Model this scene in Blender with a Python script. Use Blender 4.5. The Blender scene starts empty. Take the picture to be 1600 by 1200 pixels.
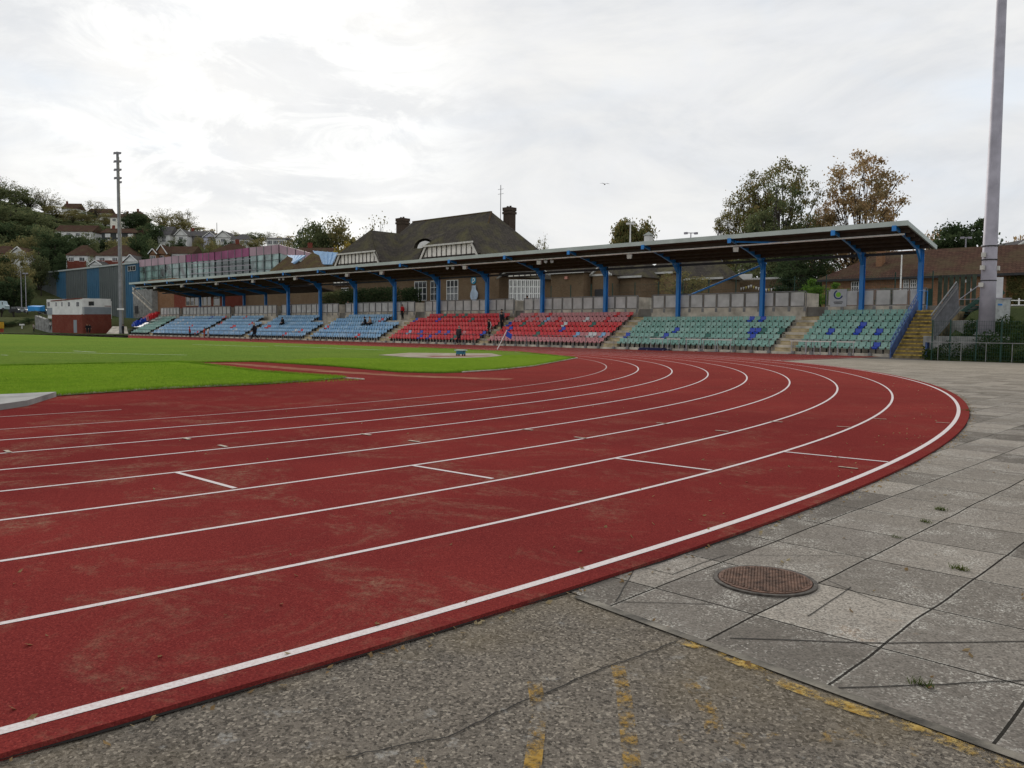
import bpy, math, random
from mathutils import Vector, Matrix
random.seed(7)
R=math.radians
COL=bpy.context.scene.collection
# ------------------------------------------------------------------ camera model (metres; x along the stand, y towards it)
F=1294.; PITCH=.0653; ROLL=-.0096; CH=1.4278
CAM=Vector((47.518,-5.164,CH))
RT=Vector((.7230,.6909,0)); FW=Vector((-.6909,.7230,0)); UP=Vector((0,0,1))
RT=Vector((0.722951,0.690899,0)); FW=Vector((-0.690899,0.722951,0))
def ray(px,py):
    u=(px-800)/F; v=(py-600)/F
    c,s=math.cos(ROLL),math.sin(ROLL); u,v=c*u-s*v,s*u+c*v
    cp,sp=math.cos(PITCH),math.sin(PITCH)
    return RT*u+FW*(cp-v*sp)-UP*(sp+v*cp)
def onZ(px,py,z=0.):
    r=ray(px,py); return CAM+r*((z-CH)/r.z)
def onY(px,py,Y):
    r=ray(px,py); return CAM+r*((Y-CAM.y)/r.y)
def onX(px,py,X):
    r=ray(px,py); return CAM+r*((X-CAM.x)/r.x)
def atD(px,D,z=0.):
    r=ray(px,515.); p=CAM+r*(D/r.dot(FW)); p.z=z; return p
def zat(px,py,D):
    r=ray(px,py); return (CAM+r*(D/r.dot(FW))).z
def proj(P):
    q=Vector(P)-CAM; X,Y,Z=q.dot(RT),q.dot(FW),q.z
    cp,sp=math.cos(PITCH),math.sin(PITCH); f=Y*cp-Z*sp; d=-(Y*sp+Z*cp)
    u,v=X/f,d/f; c,s=math.cos(ROLL),math.sin(ROLL)
    return 800+F*(c*u+s*v),600+F*(-s*u+c*v)
# ------------------------------------------------------------------ materials
MATS={}
def mat(name,col,rough=.8,var=.12,scale=3.,metal=0.,bump=0.,detail=4.,col2=None,spec=.3,bscale=None):
    if name in MATS: return MATS[name]
    m=bpy.data.materials.new(name); m.use_nodes=True; N=m.node_tree.nodes; L=m.node_tree.links
    b=N['Principled BSDF']; b.inputs['Roughness'].default_value=rough; b.inputs['Metallic'].default_value=metal
    b.inputs['Specular IOR Level'].default_value=spec
    tc=N.new('ShaderNodeTexCoord'); nz=N.new('ShaderNodeTexNoise'); nz.inputs['Scale'].default_value=scale; nz.inputs['Detail'].default_value=detail
    L.new(tc.outputs['Object'],nz.inputs['Vector'])
    mx=N.new('ShaderNodeMix'); mx.data_type='RGBA'
    c2=col2 or [max(0,c*(1-var*2.2)) for c in col]; c1=col if col2 else [min(1,c*(1+var)) for c in col]
    mx.inputs['A'].default_value=(*c1,1); mx.inputs['B'].default_value=(*c2,1)
    rp=N.new('ShaderNodeMapRange'); rp.inputs['From Min'].default_value=.32; rp.inputs['From Max'].default_value=.68
    L.new(nz.outputs['Fac'],rp.inputs['Value']); L.new(rp.outputs['Result'],mx.inputs['Factor']); L.new(mx.outputs['Result'],b.inputs['Base Color'])
    if bump:
        bp=N.new('ShaderNodeBump'); bp.inputs['Strength'].default_value=bump; bp.inputs['Distance'].default_value=.02
        n2=N.new('ShaderNodeTexNoise'); n2.inputs['Scale'].default_value=bscale or scale*6; n2.inputs['Detail'].default_value=5
        L.new(tc.outputs['Object'],n2.inputs['Vector']); L.new(n2.outputs['Fac'],bp.inputs['Height']); L.new(bp.outputs['Normal'],b.inputs['Normal'])
    MATS[name]=m; return m
class NB:   # tiny node builder for the special materials
    def __init__(s,name):
        s.m=bpy.data.materials.new(name); s.m.use_nodes=True; s.N=s.m.node_tree.nodes; s.L=s.m.node_tree.links
        s.b=s.N['Principled BSDF']; s.tc=s.N.new('ShaderNodeTexCoord'); s.b.inputs['Specular IOR Level'].default_value=0.
    def noise(s,scale,detail=4,rough=.55,vec=None,dist=0.):
        n=s.N.new('ShaderNodeTexNoise'); n.inputs['Scale'].default_value=scale; n.inputs['Detail'].default_value=detail
        n.inputs['Roughness'].default_value=rough; n.inputs['Distortion'].default_value=dist
        s.L.new(vec or s.tc.outputs['Object'],n.inputs['Vector']); return n.outputs['Fac']
    def voro(s,scale,feat='F1',vec=None,out='Distance'):
        n=s.N.new('ShaderNodeTexVoronoi'); n.feature=feat; n.inputs['Scale'].default_value=scale
        s.L.new(vec or s.tc.outputs['Object'],n.inputs['Vector']); return n.outputs[out]
    def scalev(s,x,y,z,rot=0.):
        n=s.N.new('ShaderNodeMapping'); n.inputs['Scale'].default_value=(x,y,z); n.inputs['Rotation'].default_value=(0,0,rot); s.L.new(s.tc.outputs['Object'],n.inputs['Vector']); return n.outputs['Vector']
    def rng(s,v,a,b,c=0.,d=1.):
        n=s.N.new('ShaderNodeMapRange'); n.inputs['From Min'].default_value=a; n.inputs['From Max'].default_value=b
        n.inputs['To Min'].default_value=c; n.inputs['To Max'].default_value=d; s.L.new(v,n.inputs['Value']); return n.outputs['Result']
    def mix(s,f,a,b):
        n=s.N.new('ShaderNodeMix'); n.data_type='RGBA'
        if isinstance(f,(int,float)): n.inputs['Factor'].default_value=f
        else: s.L.new(f,n.inputs['Factor'])
        for k,v in (('A',a),('B',b)):
            if isinstance(v,(tuple,list)): n.inputs[k].default_value=(*v,1) if len(v)==3 else v
            else: s.L.new(v,n.inputs[k])
        return n.outputs['Result']
    def math(s,op,a,b=None):
        n=s.N.new('ShaderNodeMath'); n.operation=op
        for i,v in enumerate((a,b)):
            if v is None: continue
            if isinstance(v,(int,float)): n.inputs[i].default_value=v
            else: s.L.new(v,n.inputs[i])
        return n.outputs[0]
    def bump(s,h,st=.3,dist=.01):
        n=s.N.new('ShaderNodeBump'); n.inputs['Strength'].default_value=st; n.inputs['Distance'].default_value=dist
        s.L.new(h,n.inputs['Height']); s.L.new(n.outputs['Normal'],s.b.inputs['Normal'])
    def out(s,c,rough=.85):
        s.L.new(c,s.b.inputs['Base Color']); s.b.inputs['Roughness'].default_value=rough; return s.m
def leafmat(name,c1,c2,c3):
    s=NB(name); a=s.noise(.35,3); b=s.noise(2.5,2)
    c=s.mix(s.rng(a,.38,.62),c1,c2); c=s.mix(s.rng(b,.52,.68),c,c3)
    s.out(c,.7)
    tr=s.N.new('ShaderNodeBsdfTranslucent'); s.L.new(c,tr.inputs['Color']); ms=s.N.new('ShaderNodeMixShader'); ms.inputs[0].default_value=.45
    s.L.new(s.b.outputs[0],ms.inputs[1]); s.L.new(tr.outputs[0],ms.inputs[2]); s.L.new(ms.outputs[0],s.N['Material Output'].inputs['Surface'])
    return s.m
# ------------------------------------------------------------------ mesh builder
class MB:
    def __init__(s): s.v=[]; s.f=[]; s.mi=[]; s.cur=0
    def face(s,pts):
        i=len(s.v); s.v+= [tuple(p) for p in pts]; s.f.append(tuple(range(i,i+len(pts)))); s.mi.append(s.cur); return s
    def hexa(s,b,t):          # two quads, bottom and top, same winding (ccw from above)
        i=len(s.v); s.v+=[tuple(p) for p in b]+[tuple(p) for p in t]; n=len(b)
        s.f.append(tuple(range(i+n-1,i-1,-1))); s.f.append(tuple(range(i+n,i+2*n))); s.mi+=[s.cur]*2
        for k in range(n):
            j=(k+1)%n; s.f.append((i+k,i+j,i+n+j,i+n+k)); s.mi.append(s.cur)
        return s
    def box(s,x0,x1,y0,y1,z0,z1):
        q=[(x0,y0),(x1,y0),(x1,y1),(x0,y1)]; return s.hexa([(a,b,z0) for a,b in q],[(a,b,z1) for a,b in q])
    def prism(s,pts,z0,z1): return s.hexa([(p[0],p[1],z0) for p in pts],[(p[0],p[1],z1) for p in pts])
    def bar(s,a,b,w,h,up=(0,0,1)):   # rectangular bar from a to b
        a=Vector(a); b=Vector(b); d=(b-a).normalized(); u=Vector(up)
        if abs(d.dot(u))>.98: u=Vector((0,1,0))
        x=d.cross(u).normalized(); y=x.cross(d).normalized()
        q=[x*w/2*i+y*h/2*j for i,j in ((-1,-1),(1,-1),(1,1),(-1,1))]
        return s.hexa([a+k for k in q],[b+k for k in q])
    def tube(s,path,rads,n=8,cap=True):
        P=[Vector(p) for p in path]; rads=rads if isinstance(rads,(list,tuple)) else [rads]*len(P); rings=[]; i0=len(s.v)
        for k,p in enumerate(P):
            d=(P[min(k+1,len(P)-1)]-P[max(k-1,0)]).normalized(); u=Vector((0,0,1)) if abs(d.z)<.9 else Vector((1,0,0))
            x=d.cross(u).normalized(); y=x.cross(d)
            for j in range(n):
                a=2*math.pi*j/n; s.v.append(tuple(p+(x*math.cos(a)+y*math.sin(a))*rads[k]))
        for k in range(len(P)-1):
            for j in range(n):
                a=i0+k*n+j; b=i0+k*n+(j+1)%n; s.f.append((a,b,b+n,a+n)); s.mi.append(s.cur)
        if cap:
            s.f.append(tuple(range(i0+n-1,i0-1,-1))); s.f.append(tuple(range(len(s.v)-n,len(s.v)))); s.mi+=[s.cur]*2
        return s
    def wallpoly(s,pts,nrm,th):    # flat polygon with thickness along nrm
        q=Vector(nrm)*th; return s.hexa([Vector(p) for p in pts],[Vector(p)+q for p in pts])
    def ball(s,c,r,n=10,sc=(1,1,1)):
        i0=len(s.v); m=n//2+1
        for a in range(m+1):
            t=math.pi*a/m
            for b in range(n):
                u=2*math.pi*b/n; s.v.append((c[0]+r*sc[0]*math.sin(t)*math.cos(u),c[1]+r*sc[1]*math.sin(t)*math.sin(u),c[2]+r*sc[2]*math.cos(t)))
        for a in range(m):
            for b in range(n):
                p=i0+a*n+b; q=i0+a*n+(b+1)%n; s.f.append((p,p+n,q+n,q)); s.mi.append(s.cur)
        return s
    def mesh(s,name,mats,off=None,smooth=False):
        m=bpy.data.meshes.new(name); o=off or Vector((0,0,0))
        m.from_pydata([(x-o[0],y-o[1],z-o[2]) for x,y,z in s.v],[],s.f)
        for k in (mats if isinstance(mats,(list,tuple)) else [mats]): m.materials.append(k)
        m.polygons.foreach_set('material_index',s.mi)
        if smooth: m.polygons.foreach_set('use_smooth',[True]*len(m.polygons))
        m.update(); return m
    def build(s,name,mats,parent=None,smooth=False,local=False):
        off=None
        if parent is not None and not local:
            off=Vector(parent.location); g=parent.parent
            if g is not None: off=off+Vector(g.location)
        o=bpy.data.objects.new(name,s.mesh(name,mats,off,smooth)); COL.objects.link(o)
        if parent is not None: o.parent=parent
        return o
def tag(o,label=None,cat=None,group=None,kind=None):
    if label: o['label']=label
    if cat: o['category']=cat
    if group: o['group']=group
    if kind: o['kind']=kind
    return o
def thing(name,label,cat,loc,rz=0.,group=None,sc=None):
    o=bpy.data.objects.new(name,None); COL.objects.link(o); o.location=loc; o.rotation_euler=(0,0,rz); o.empty_display_size=.3
    if sc is not None: o.scale=sc if isinstance(sc,(tuple,list)) else (sc,sc,sc)
    return tag(o,label,cat,group)
def struct(o,label=None,cat=None): return tag(o,label,cat,kind='structure')
ORD=('first second third fourth fifth sixth seventh eighth ninth tenth eleventh twelfth thirteenth fourteenth fifteenth sixteenth '
 'seventeenth eighteenth nineteenth twentieth twenty-first twenty-second twenty-third twenty-fourth twenty-fifth twenty-sixth '
 'twenty-seventh twenty-eighth twenty-ninth thirtieth').split()
# ------------------------------------------------------------------ palette
concrete=mat('concrete',(.54,.49,.41),.9,.2,1.2,bump=.3,spec=.2)
concrete_d=mat('concrete_grey',(.25,.25,.24),.9,.2,1.5,bump=.3,spec=.2)
step_tan=mat('step_tan',(.46,.38,.25),.9,.2,2.,bump=.3)
step_yel=mat('step_yellow',(.40,.30,.08),.85,.2,5.,bump=.2)
bluep=mat('blue_paint',(.02,.20,.56),.35,.08,1.,spec=.4)
rail_g=mat('rail_steel',(.22,.22,.22),.5,.1,4.,metal=.4)
dark=mat('dark_metal',(.03,.03,.032),.6,.1)
fasc=mat('fascia_grey',(.42,.48,.46),.5,.06,1.,spec=.4)
soff=mat('roof_sheet',(.10,.08,.066),.8,.15,1.,spec=.1)
whitep=mat('white_paint',(.75,.75,.73),.5,.06,3.)
panelm=mat('panel_grey',(.56,.56,.55),.6,.10,1.5)
seatg=[mat('seat_green_%d'%i,c,.45,.10,6.,spec=.45) for i,c in enumerate([(.20,.38,.32),(.23,.42,.36),(.27,.44,.38)])]
seatdg=mat('seat_dark_green',(.05,.16,.13),.4,.08,6.)
seatb=mat('seat_royal_blue',(.015,.06,.42),.35,.06,6.,spec=.5)
seatlb=[mat('seat_light_blue_%d'%i,c,.45,.08,6.,spec=.45) for i,c in enumerate([(.19,.38,.60),(.23,.43,.64),(.30,.48,.66)])]
seatr=[mat('seat_red_%d'%i,c,.42,.08,6.,spec=.45) for i,c in enumerate([(.62,.025,.035),(.56,.025,.035),(.62,.06,.06)])]
seatp=mat('seat_faded_pink',(.55,.24,.25),.55,.12,6.)
seatw=mat('seat_white',(.6,.6,.6),.5,.05,6.)
def brickmat(name,c1,c2,mortar,w=.225,h=.075):
    s=NB(name); v=s.N.new('ShaderNodeMapping'); v.inputs['Rotation'].default_value=(R(90),0,0)
    # bricks laid on vertical faces: use (x+y, z)
    sep=s.N.new('ShaderNodeSeparateXYZ'); s.L.new(s.tc.outputs['Object'],sep.inputs[0])
    add=s.math('ADD',sep.outputs[0],sep.outputs[1]); cb=s.N.new('ShaderNodeCombineXYZ'); s.L.new(add,cb.inputs[0]); s.L.new(sep.outputs[2],cb.inputs[1])
    b=s.N.new('ShaderNodeTexBrick'); b.inputs['Scale'].default_value=1.; b.inputs['Brick Width'].default_value=w; b.inputs['Row Height'].default_value=h
    b.inputs['Mortar Size'].default_value=.006; b.inputs['Color1'].default_value=(*c1,1); b.inputs['Color2'].default_value=(*c2,1); b.inputs['Mortar'].default_value=(*mortar,1)
    s.L.new(cb.outputs[0],b.inputs['Vector']); n=s.noise(.8,4)
    c=s.mix(s.rng(n,.35,.7,0,.45),b.outputs['Color'],tuple(x*.55 for x in c1)); return s.out(c,.9)
brick_b=brickmat('brick_brown',(.19,.125,.075),(.13,.085,.05),(.2,.18,.14))
brick_o=brickmat('brick_orange',(.30,.15,.08),(.20,.10,.055),(.28,.24,.18))
brick_r=brickmat('brick_red',(.22,.05,.035),(.16,.035,.025),(.2,.15,.12))
brick_t=brickmat('brick_tan',(.30,.20,.11),(.23,.15,.085),(.28,.24,.18))
def tilemat(name,c1,c2,moss):
    s=NB(name); sep=s.N.new('ShaderNodeSeparateXYZ'); s.L.new(s.tc.outputs['Object'],sep.inputs[0])
    cb=s.N.new('ShaderNodeCombineXYZ'); s.L.new(s.math('ADD',sep.outputs[0],s.math('MULTIPLY',sep.outputs[1],.6)),cb.inputs[0]); s.L.new(s.math('MULTIPLY',sep.outputs[2],1.2),cb.inputs[1])
    b=s.N.new('ShaderNodeTexBrick'); b.inputs['Scale'].default_value=1.; b.inputs['Brick Width'].default_value=.3; b.inputs['Row Height'].default_value=.22; b.inputs['Mortar Size'].default_value=.012
    b.inputs['Color1'].default_value=(*c1,1); b.inputs['Color2'].default_value=(*c2,1); b.inputs['Mortar'].default_value=tuple(x*.4 for x in c2)+(1,)
    s.L.new(cb.outputs[0],b.inputs['Vector']); n=s.noise(.5,5); n2=s.noise(3,4)
    c=s.mix(s.rng(n,.45,.68,0,.75),b.outputs['Color'],moss); c=s.mix(s.rng(n2,.5,.75,0,.5),c,tuple(x*.5 for x in c2)); s.bump(b.outputs['Fac'],.4,.03); return s.out(c,.9)
tile_d=tilemat('roof_tile_dark',(.095,.084,.072),(.068,.061,.055),(.12,.11,.06))
brick_k=brickmat('brick_sooty',(.09,.065,.05),(.06,.045,.036),(.1,.09,.08))
tile_b=tilemat('roof_tile_brown',(.10,.060,.045),(.075,.045,.036),(.09,.075,.045))
tile_p=tilemat('roof_tile_moss',(.12,.085,.055),(.09,.065,.045),(.12,.105,.045))
slate=tilemat('roof_slate_grey',(.13,.125,.13),(.10,.095,.10),(.12,.12,.09))
glassd=mat('window_glass',(.03,.035,.04),.08,.2,.6,spec=.8)
glassg=mat('glass_green',(.20,.31,.29),.12,.5,.35,spec=.8)
glassp=mat('glass_pink',(.42,.29,.34),.5,.12,.2,spec=.15)
glassm=mat('glass_magenta',(.30,.08,.18),.5,.2,.3,spec=.15)
cream=mat('cream_render',(.85,.82,.74),.8,.08,2.)
timber=mat('black_timber',(.035,.026,.022),.8,.1,5.)
render_w=mat('white_render',(.70,.70,.68),.8,.06,1.)
shed_g=mat('shed_grey',(.10,.115,.115),.6,.06,.5); shed_b=mat('shed_blue',(.035,.12,.21),.6,.06,.5)
grey_cl=mat('cladding_grey',(.24,.27,.30),.6,.05,1.)
lblue=mat('metal_roof_blue',(.22,.37,.56),.6,.06,1.,spec=.2)
galv=mat('galvanised',(.34,.325,.37),.6,.10,1.5,metal=.2)
mast_g=mat('mast_grey',(.26,.265,.28),.6,.10,1.5,metal=.2)
green_m=mat('green_metal',(.02,.06,.045),.5,.1)
bark=mat('bark',(.055,.045,.038),.95,.3,6.,bump=.5)
# ------------------------------------------------------------------ ground surfaces
def arc(r,a0,a1,n,c=(0,0)): return [(c[0]+r*math.cos(R(a0+(a1-a0)*i/n)),c[1]+r*math.sin(R(a0+(a1-a0)*i/n))) for i in range(n+1)]
XL=-84.4; R1=34.725; LW=1.22; RO=44.66
def oval(r,n=120): return arc(r,-90,90,n)+arc(r,90,270,n,(XL,0))
def strip(pts,w,z,closed=False,taper=None):
    mb=MB(); n=len(pts); L=[];
    for i in range(n):
        a=pts[(i-1)%n] if (closed or i>0) else pts[i]; b=pts[(i+1)%n] if (closed or i<n-1) else pts[i]
        dx,dy=b[0]-a[0],b[1]-a[1]; l=math.hypot(dx,dy) or 1; nx,ny=-dy/l*w/2,dx/l*w/2
        L.append(((pts[i][0]+nx,pts[i][1]+ny,z),(pts[i][0]-nx,pts[i][1]-ny,z)))
    for i in range(n if closed else n-1):
        j=(i+1)%n; mb.face([L[i][1],L[j][1],L[j][0],L[i][0]])
    return mb
def sheet(poly,z,name,m,th=None,**k):
    mb=MB()
    if th: mb.prism(poly,z-th,z)
    else: mb.face([(x,y,z) for x,y in poly])
    return mb.build(name,m,**k)
# ground to the horizon
s=NB('ground_soil'); c=s.mix(s.rng(s.noise(.02,6),.4,.6),(.07,.10,.035),(.10,.10,.06)); gm=s.out(c,.95)
struct(sheet([(-1600,-1600),(1600,-1600),(1600,1600),(-1600,1600)],-.06,'ground',gm))
# red running track
s=NB('track_red')
n1=s.noise(.35,6,.6); n2=s.noise(14,6,.7); n3=s.noise(90,3,.7); n4=s.noise(.9,8,.75,dist=.6)
c=s.mix(s.rng(n1,.38,.62),(.240,.040,.034),(.180,.031,.028)); c=s.mix(s.rng(s.noise(.11,4,.6),.42,.6,0,.45),c,(.13,.02,.02))
c=s.mix(s.rng(n3,.35,.7,0,.5),c,(.075,.012,.013))
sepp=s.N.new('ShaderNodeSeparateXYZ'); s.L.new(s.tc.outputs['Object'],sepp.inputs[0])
# wear and dust: sandy scuffs, stronger on the near outer lanes and along the inside
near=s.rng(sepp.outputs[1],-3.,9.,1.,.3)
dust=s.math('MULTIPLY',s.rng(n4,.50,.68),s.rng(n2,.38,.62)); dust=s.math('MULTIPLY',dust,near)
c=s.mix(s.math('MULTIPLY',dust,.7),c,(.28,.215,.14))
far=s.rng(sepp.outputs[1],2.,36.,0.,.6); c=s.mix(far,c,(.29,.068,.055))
vc=s.N.new('ShaderNodeSeparateColor'); s.L.new(s.voro(140,'F1',out='Color'),vc.inputs[0]); c=s.mix(s.rng(vc.outputs[0],.3,.95,0,.55),c,(.085,.014,.016)); c=s.mix(s.rng(vc.outputs[1],.85,.98,0,.4),c,(.33,.07,.06)); sp=s.voro(60,'F1'); spk=s.math('MULTIPLY',s.rng(sp,.10,.02),s.rng(s.noise(3.,4),.5,.62)); c=s.mix(s.math('MULTIPLY',spk,.7),c,(.42,.30,.22))
s.bump(s.noise(160,3,.8),.55,.006); track_m=s.out(c,.9)
tr=[]
outer=arc(RO,-90,32,160)
# outline: bend up to the chute, chute, red apron to the stand, far bend, back straight
ang=math.degrees(math.atan2(34.4,28.25))
outer=arc(RO,-90,ang,180)+[(28.25,34.5),(28.6,44.4),(28.7,47.3)]+[(XL-3,47.3)]+arc(47.3,90,180,40,(XL,0))+arc(RO,182,270,60,(XL,0))
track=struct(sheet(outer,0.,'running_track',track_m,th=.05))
s=NB('lane_paint'); n=s.noise(60,5,.8); c=s.mix(s.rng(n,.45,.75,0,.8),(.62,.58,.57),(.36,.22,.21)); linem=s.out(c,.8)
s=NB('lane_paint_worn'); n=s.noise(40,5,.8); c=s.mix(s.rng(n,.35,.7,0,.9),(.50,.46,.44),(.30,.14,.13)); linew=s.out(c,.8)
for i in range(9):
    r=R1+LW*i; w=.044 if i<8 else .06
    p=[(28.3,r)]+[(28.3-2*k,r) for k in range(1,14)]+[(XL,r)]
    strip(p,w,.003).build('straight_line',linew if i else linem,track)
    p=arc(r,90,-90,220)+[(XL,-r)]+arc(r,270,90,60,(XL,0))
    strip(p,w,.0022).build('lane_line',linem if i else linew,track)
strip([(32.93,-9),(32.95,.42)],.045,.005).build('lane_line',linew,track)
for (a,b) in (((275,738),(367,763)),((642,727),(770,748)),((960,716),(1112,735)),((1225,706),(1388,722))):
    p,q=onZ(*a),onZ(*b); strip([(p.x,p.y),(q.x,q.y)],.05,.003).build('start_line',linem,track)
tick=mat('tick_paint',(.33,.27,.2),.8,.2,20.)
for (x,y) in ((12,706),(291,686),(348,697.5),(572,679.5),(647,690),(824,672),(907,684.5),(1035,662),(1128,674),(1213,659.5),(1318,667.5),(1375,655),(1473,661),(1325,731.5)):
    p=onZ(x,y); a=math.atan2(p.y,p.x); d=Vector((math.cos(a),math.sin(a),0))*.10
    strip([(p.x-d.x,p.y-d.y),(p.x+d.x,p.y+d.y)],.05,.009).build('lane_tick',tick,track)
p=onZ(1315,560); strip([(28.15,34.6),(28.45,44.3)],.07,.009).build('start_line',linem,track)
# grass
def grassmat(name,a,b,d,sc=1.):
    s=NB(name); n=s.noise(1.1*sc,8,.8); m=s.noise(.12*sc,4); k=s.noise(9,6,.85)
    c=s.mix(s.rng(n,.35,.68),a,b); c=s.mix(s.rng(m,.42,.6,0,.6),c,d); c=s.mix(s.rng(k,.42,.7,0,.6),c,tuple(x*.42 for x in b)); s.bump(k,1.,.12); return s.out(c,.9)
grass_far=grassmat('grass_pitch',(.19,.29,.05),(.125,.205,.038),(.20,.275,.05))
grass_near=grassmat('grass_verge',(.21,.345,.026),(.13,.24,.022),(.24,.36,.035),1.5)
GR=R1-.12
gp=[(XL,GR)]+arc(GR,90,54,20)+[(23.15,23.2),(25.6,18.9),(27.0,15.48),(27.45,13.4),(27.3,12.5),(26.1,11.85),(21.58,12.5),(16.2,12.26),(15.3,9.5),(15.2,3.2),(14.8,-10),(14.,-GR+2),(0,-GR)]+arc(GR,270,90,60,(XL,0))[:-1]
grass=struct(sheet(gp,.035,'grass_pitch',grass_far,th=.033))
# brighter yellow-green band along the near side of the pitch: longer grass
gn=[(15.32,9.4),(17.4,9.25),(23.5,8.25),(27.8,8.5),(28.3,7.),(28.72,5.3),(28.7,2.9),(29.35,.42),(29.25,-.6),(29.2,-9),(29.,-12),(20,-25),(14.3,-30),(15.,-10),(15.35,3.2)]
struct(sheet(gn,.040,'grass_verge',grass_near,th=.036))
gb=[(16.8,12.35),(21.58,12.55),(26.1,11.9),(27.25,12.55),(27.38,13.4),(26.95,15.4),(25.5,18.8),(23.05,23.1),(20.6,27.4),(16.5,30.4),(15,24),(17.5,22),(17.9,20.5),(16,18.3),(14,17)]
struct(sheet(gb,.041,'grass_bend',grassmat('grass_bend',(.20,.32,.028),(.13,.23,.022),(.21,.32,.035),2.)))
s=NB('runway_sand'); c=s.mix(s.rng(s.noise(1.5,6,.7),.4,.62),(.27,.14,.095),(.20,.06,.045)); sandm=s.out(c,.95)
struct(strip([(14.9,8.),(17.,10.7),(20.,10.6),(24,10.4),(28,10.8),(31,12.)],.8,.003).build('runway_strip',sandm))
kerbm=mat('kerb_pale',(.50,.46,.40),.8,.15,8.)
kb=MB()
def kerb(pts):
    for a,b in zip(pts,pts[1:]): kb.bar((a[0],a[1],.03),(b[0],b[1],.03),.035,.03)
kerb([(28.75,8.55)]+gn[3:8]); kerb(arc(GR+.03,90,53.5,20)+[(23.2,23.25),(25.66,18.93),(27.06,15.5),(27.5,13.4)])
struct(kb.build('grass_kerb',kerbm))
# pitch markings
pm=mat('pitch_paint',(.55,.62,.50),.8,.2,2.)
for a,b in (((30,551),(292,556)),((1,556),(12,556.5)),((115,549.5),(150,551.5)),((300,539),(420,543)),((428,541),(600,548))):
    p,q=onZ(*a),onZ(*b); strip([(p.x,p.y),(q.x,q.y)],.10,.044).build('pitch_line',pm,grass)
# raised concrete edge at far left, discus pad
tag(sheet([(29.45,.5),(31.2,-.52),(31.75,-1.1),(32.3,-9),(29.4,-9)],.10,'concrete_slab',concrete_d,th=.10),'weathered grey concrete edging wedge between the near grass and the red track at far left','concrete slab')
s=NB('pad_concrete'); c=s.mix(s.rng(s.noise(1.2,5),.4,.6),(.36,.32,.26),(.27,.22,.17)); padm=s.out(c,.9)
pad=[onZ(x,y) for x,y in ((592,556),(640,552.5),(768,553.5),(785,557),(760,559.5),(690,561.3),(640,559.5))]
tag(sheet([(p.x,p.y) for p in pad],.052,'throwing_pad',padm,th=.03),'worn pale concrete pad in the grass under the blue box','concrete pad')
a,b=onZ(670,558.5),onZ(760,557.6); struct(strip([(a.x,a.y),(b.x,b.y)],.9,.056).build('runway_strip',track_m))
# paving slabs
s=NB('paving_slabs')
mp=s.N.new('ShaderNodeMapping'); mp.inputs['Location'].default_value=(.304,.495,0); s.L.new(s.tc.outputs['Object'],mp.inputs[0])
wob=s.N.new('ShaderNodeTexNoise'); wob.inputs['Scale'].default_value=.9; s.L.new(s.tc.outputs['Object'],wob.inputs['Vector'])
vm=s.N.new('ShaderNodeVectorMath'); vm.operation='MULTIPLY_ADD'; s.L.new(wob.outputs['Color'],vm.inputs[0]); vm.inputs[1].default_value=(.05,.05,0); s.L.new(mp.outputs[0],vm.inputs[2])
b=s.N.new('ShaderNodeTexBrick'); b.offset=0.; b.inputs['Scale'].default_value=1.; b.inputs['Brick Width'].default_value=.62; b.inputs['Row Height'].default_value=.75
b.inputs['Mortar Size'].default_value=.007; b.inputs['Mortar Smooth'].default_value=.2; b.inputs['Color1'].default_value=(.14,.124,.108,1); b.inputs['Color2'].default_value=(.40,.36,.31,1); b.inputs['Mortar'].default_value=(.035,.033,.028,1)
s.L.new(vm.outputs[0],b.inputs['Vector'])
b2=s.N.new('ShaderNodeTexBrick'); b2.offset=0.; b2.inputs['Scale'].default_value=1.; b2.inputs['Brick Width'].default_value=.62; b2.inputs['Row Height'].default_value=.75
b2.inputs['Mortar Size'].default_value=.022; b2.inputs['Mortar Smooth'].default_value=1.; s.L.new(vm.outputs[0],b2.inputs['Vector'])
n=s.noise(1.1,6,.65); g=s.noise(70,5,.8); n3=s.noise(.35,4)
c=s.mix(s.rng(n,.40,.64,0,.5),b.outputs['Color'],(.175,.152,.134)); c=s.mix(s.rng(s.noise(.7,5,.7),.50,.66,0,.3),c,(.32,.286,.258)); vc=s.N.new('ShaderNodeSeparateColor'); s.L.new(s.voro(110,'F1',out='Color'),vc.inputs[0]); c=s.mix(s.rng(vc.outputs[0],.4,.95,0,.6),c,(.065,.06,.052)); c=s.mix(s.math('MULTIPLY',s.rng(vc.outputs[1],.84,.98,0,.8),s.rng(s.noise(1.7,4,.7),.42,.6)),c,(.55,.52,.46)); c=s.mix(s.rng(g,.38,.66,0,.5),c,(.085,.08,.07))
lich=s.math('MULTIPLY',s.rng(s.noise(75,4,.8),.52,.6),s.rng(s.noise(2.2,5,.7),.50,.62)); lich=s.math('MAXIMUM',s.math('MULTIPLY',lich,.8),s.math('MULTIPLY',s.math('MULTIPLY',b2.outputs['Fac'],s.rng(s.noise(60,3,.8),.48,.56)),s.rng(s.noise(1.5,3),.42,.58)))
c=s.mix(lich,c,(.60,.58,.52))
rust=s.math('MULTIPLY',s.rng(s.noise(1.9,5,.7),.64,.72),s.rng(s.noise(25,4,.8),.4,.6)); c=s.mix(s.math('MULTIPLY',rust,.5),c,(.33,.19,.09))
c=s.mix(s.rng(b.outputs['Fac'],.1,.7,0,.95),c,(.025,.023,.02))
pale=s.N.new('ShaderNodeSeparateXYZ'); s.L.new(s.tc.outputs['Object'],pale.inputs[0]); c=s.mix(s.rng(pale.outputs[1],12.,40.,0.,.65),c,(.33,.29,.23))
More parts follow.
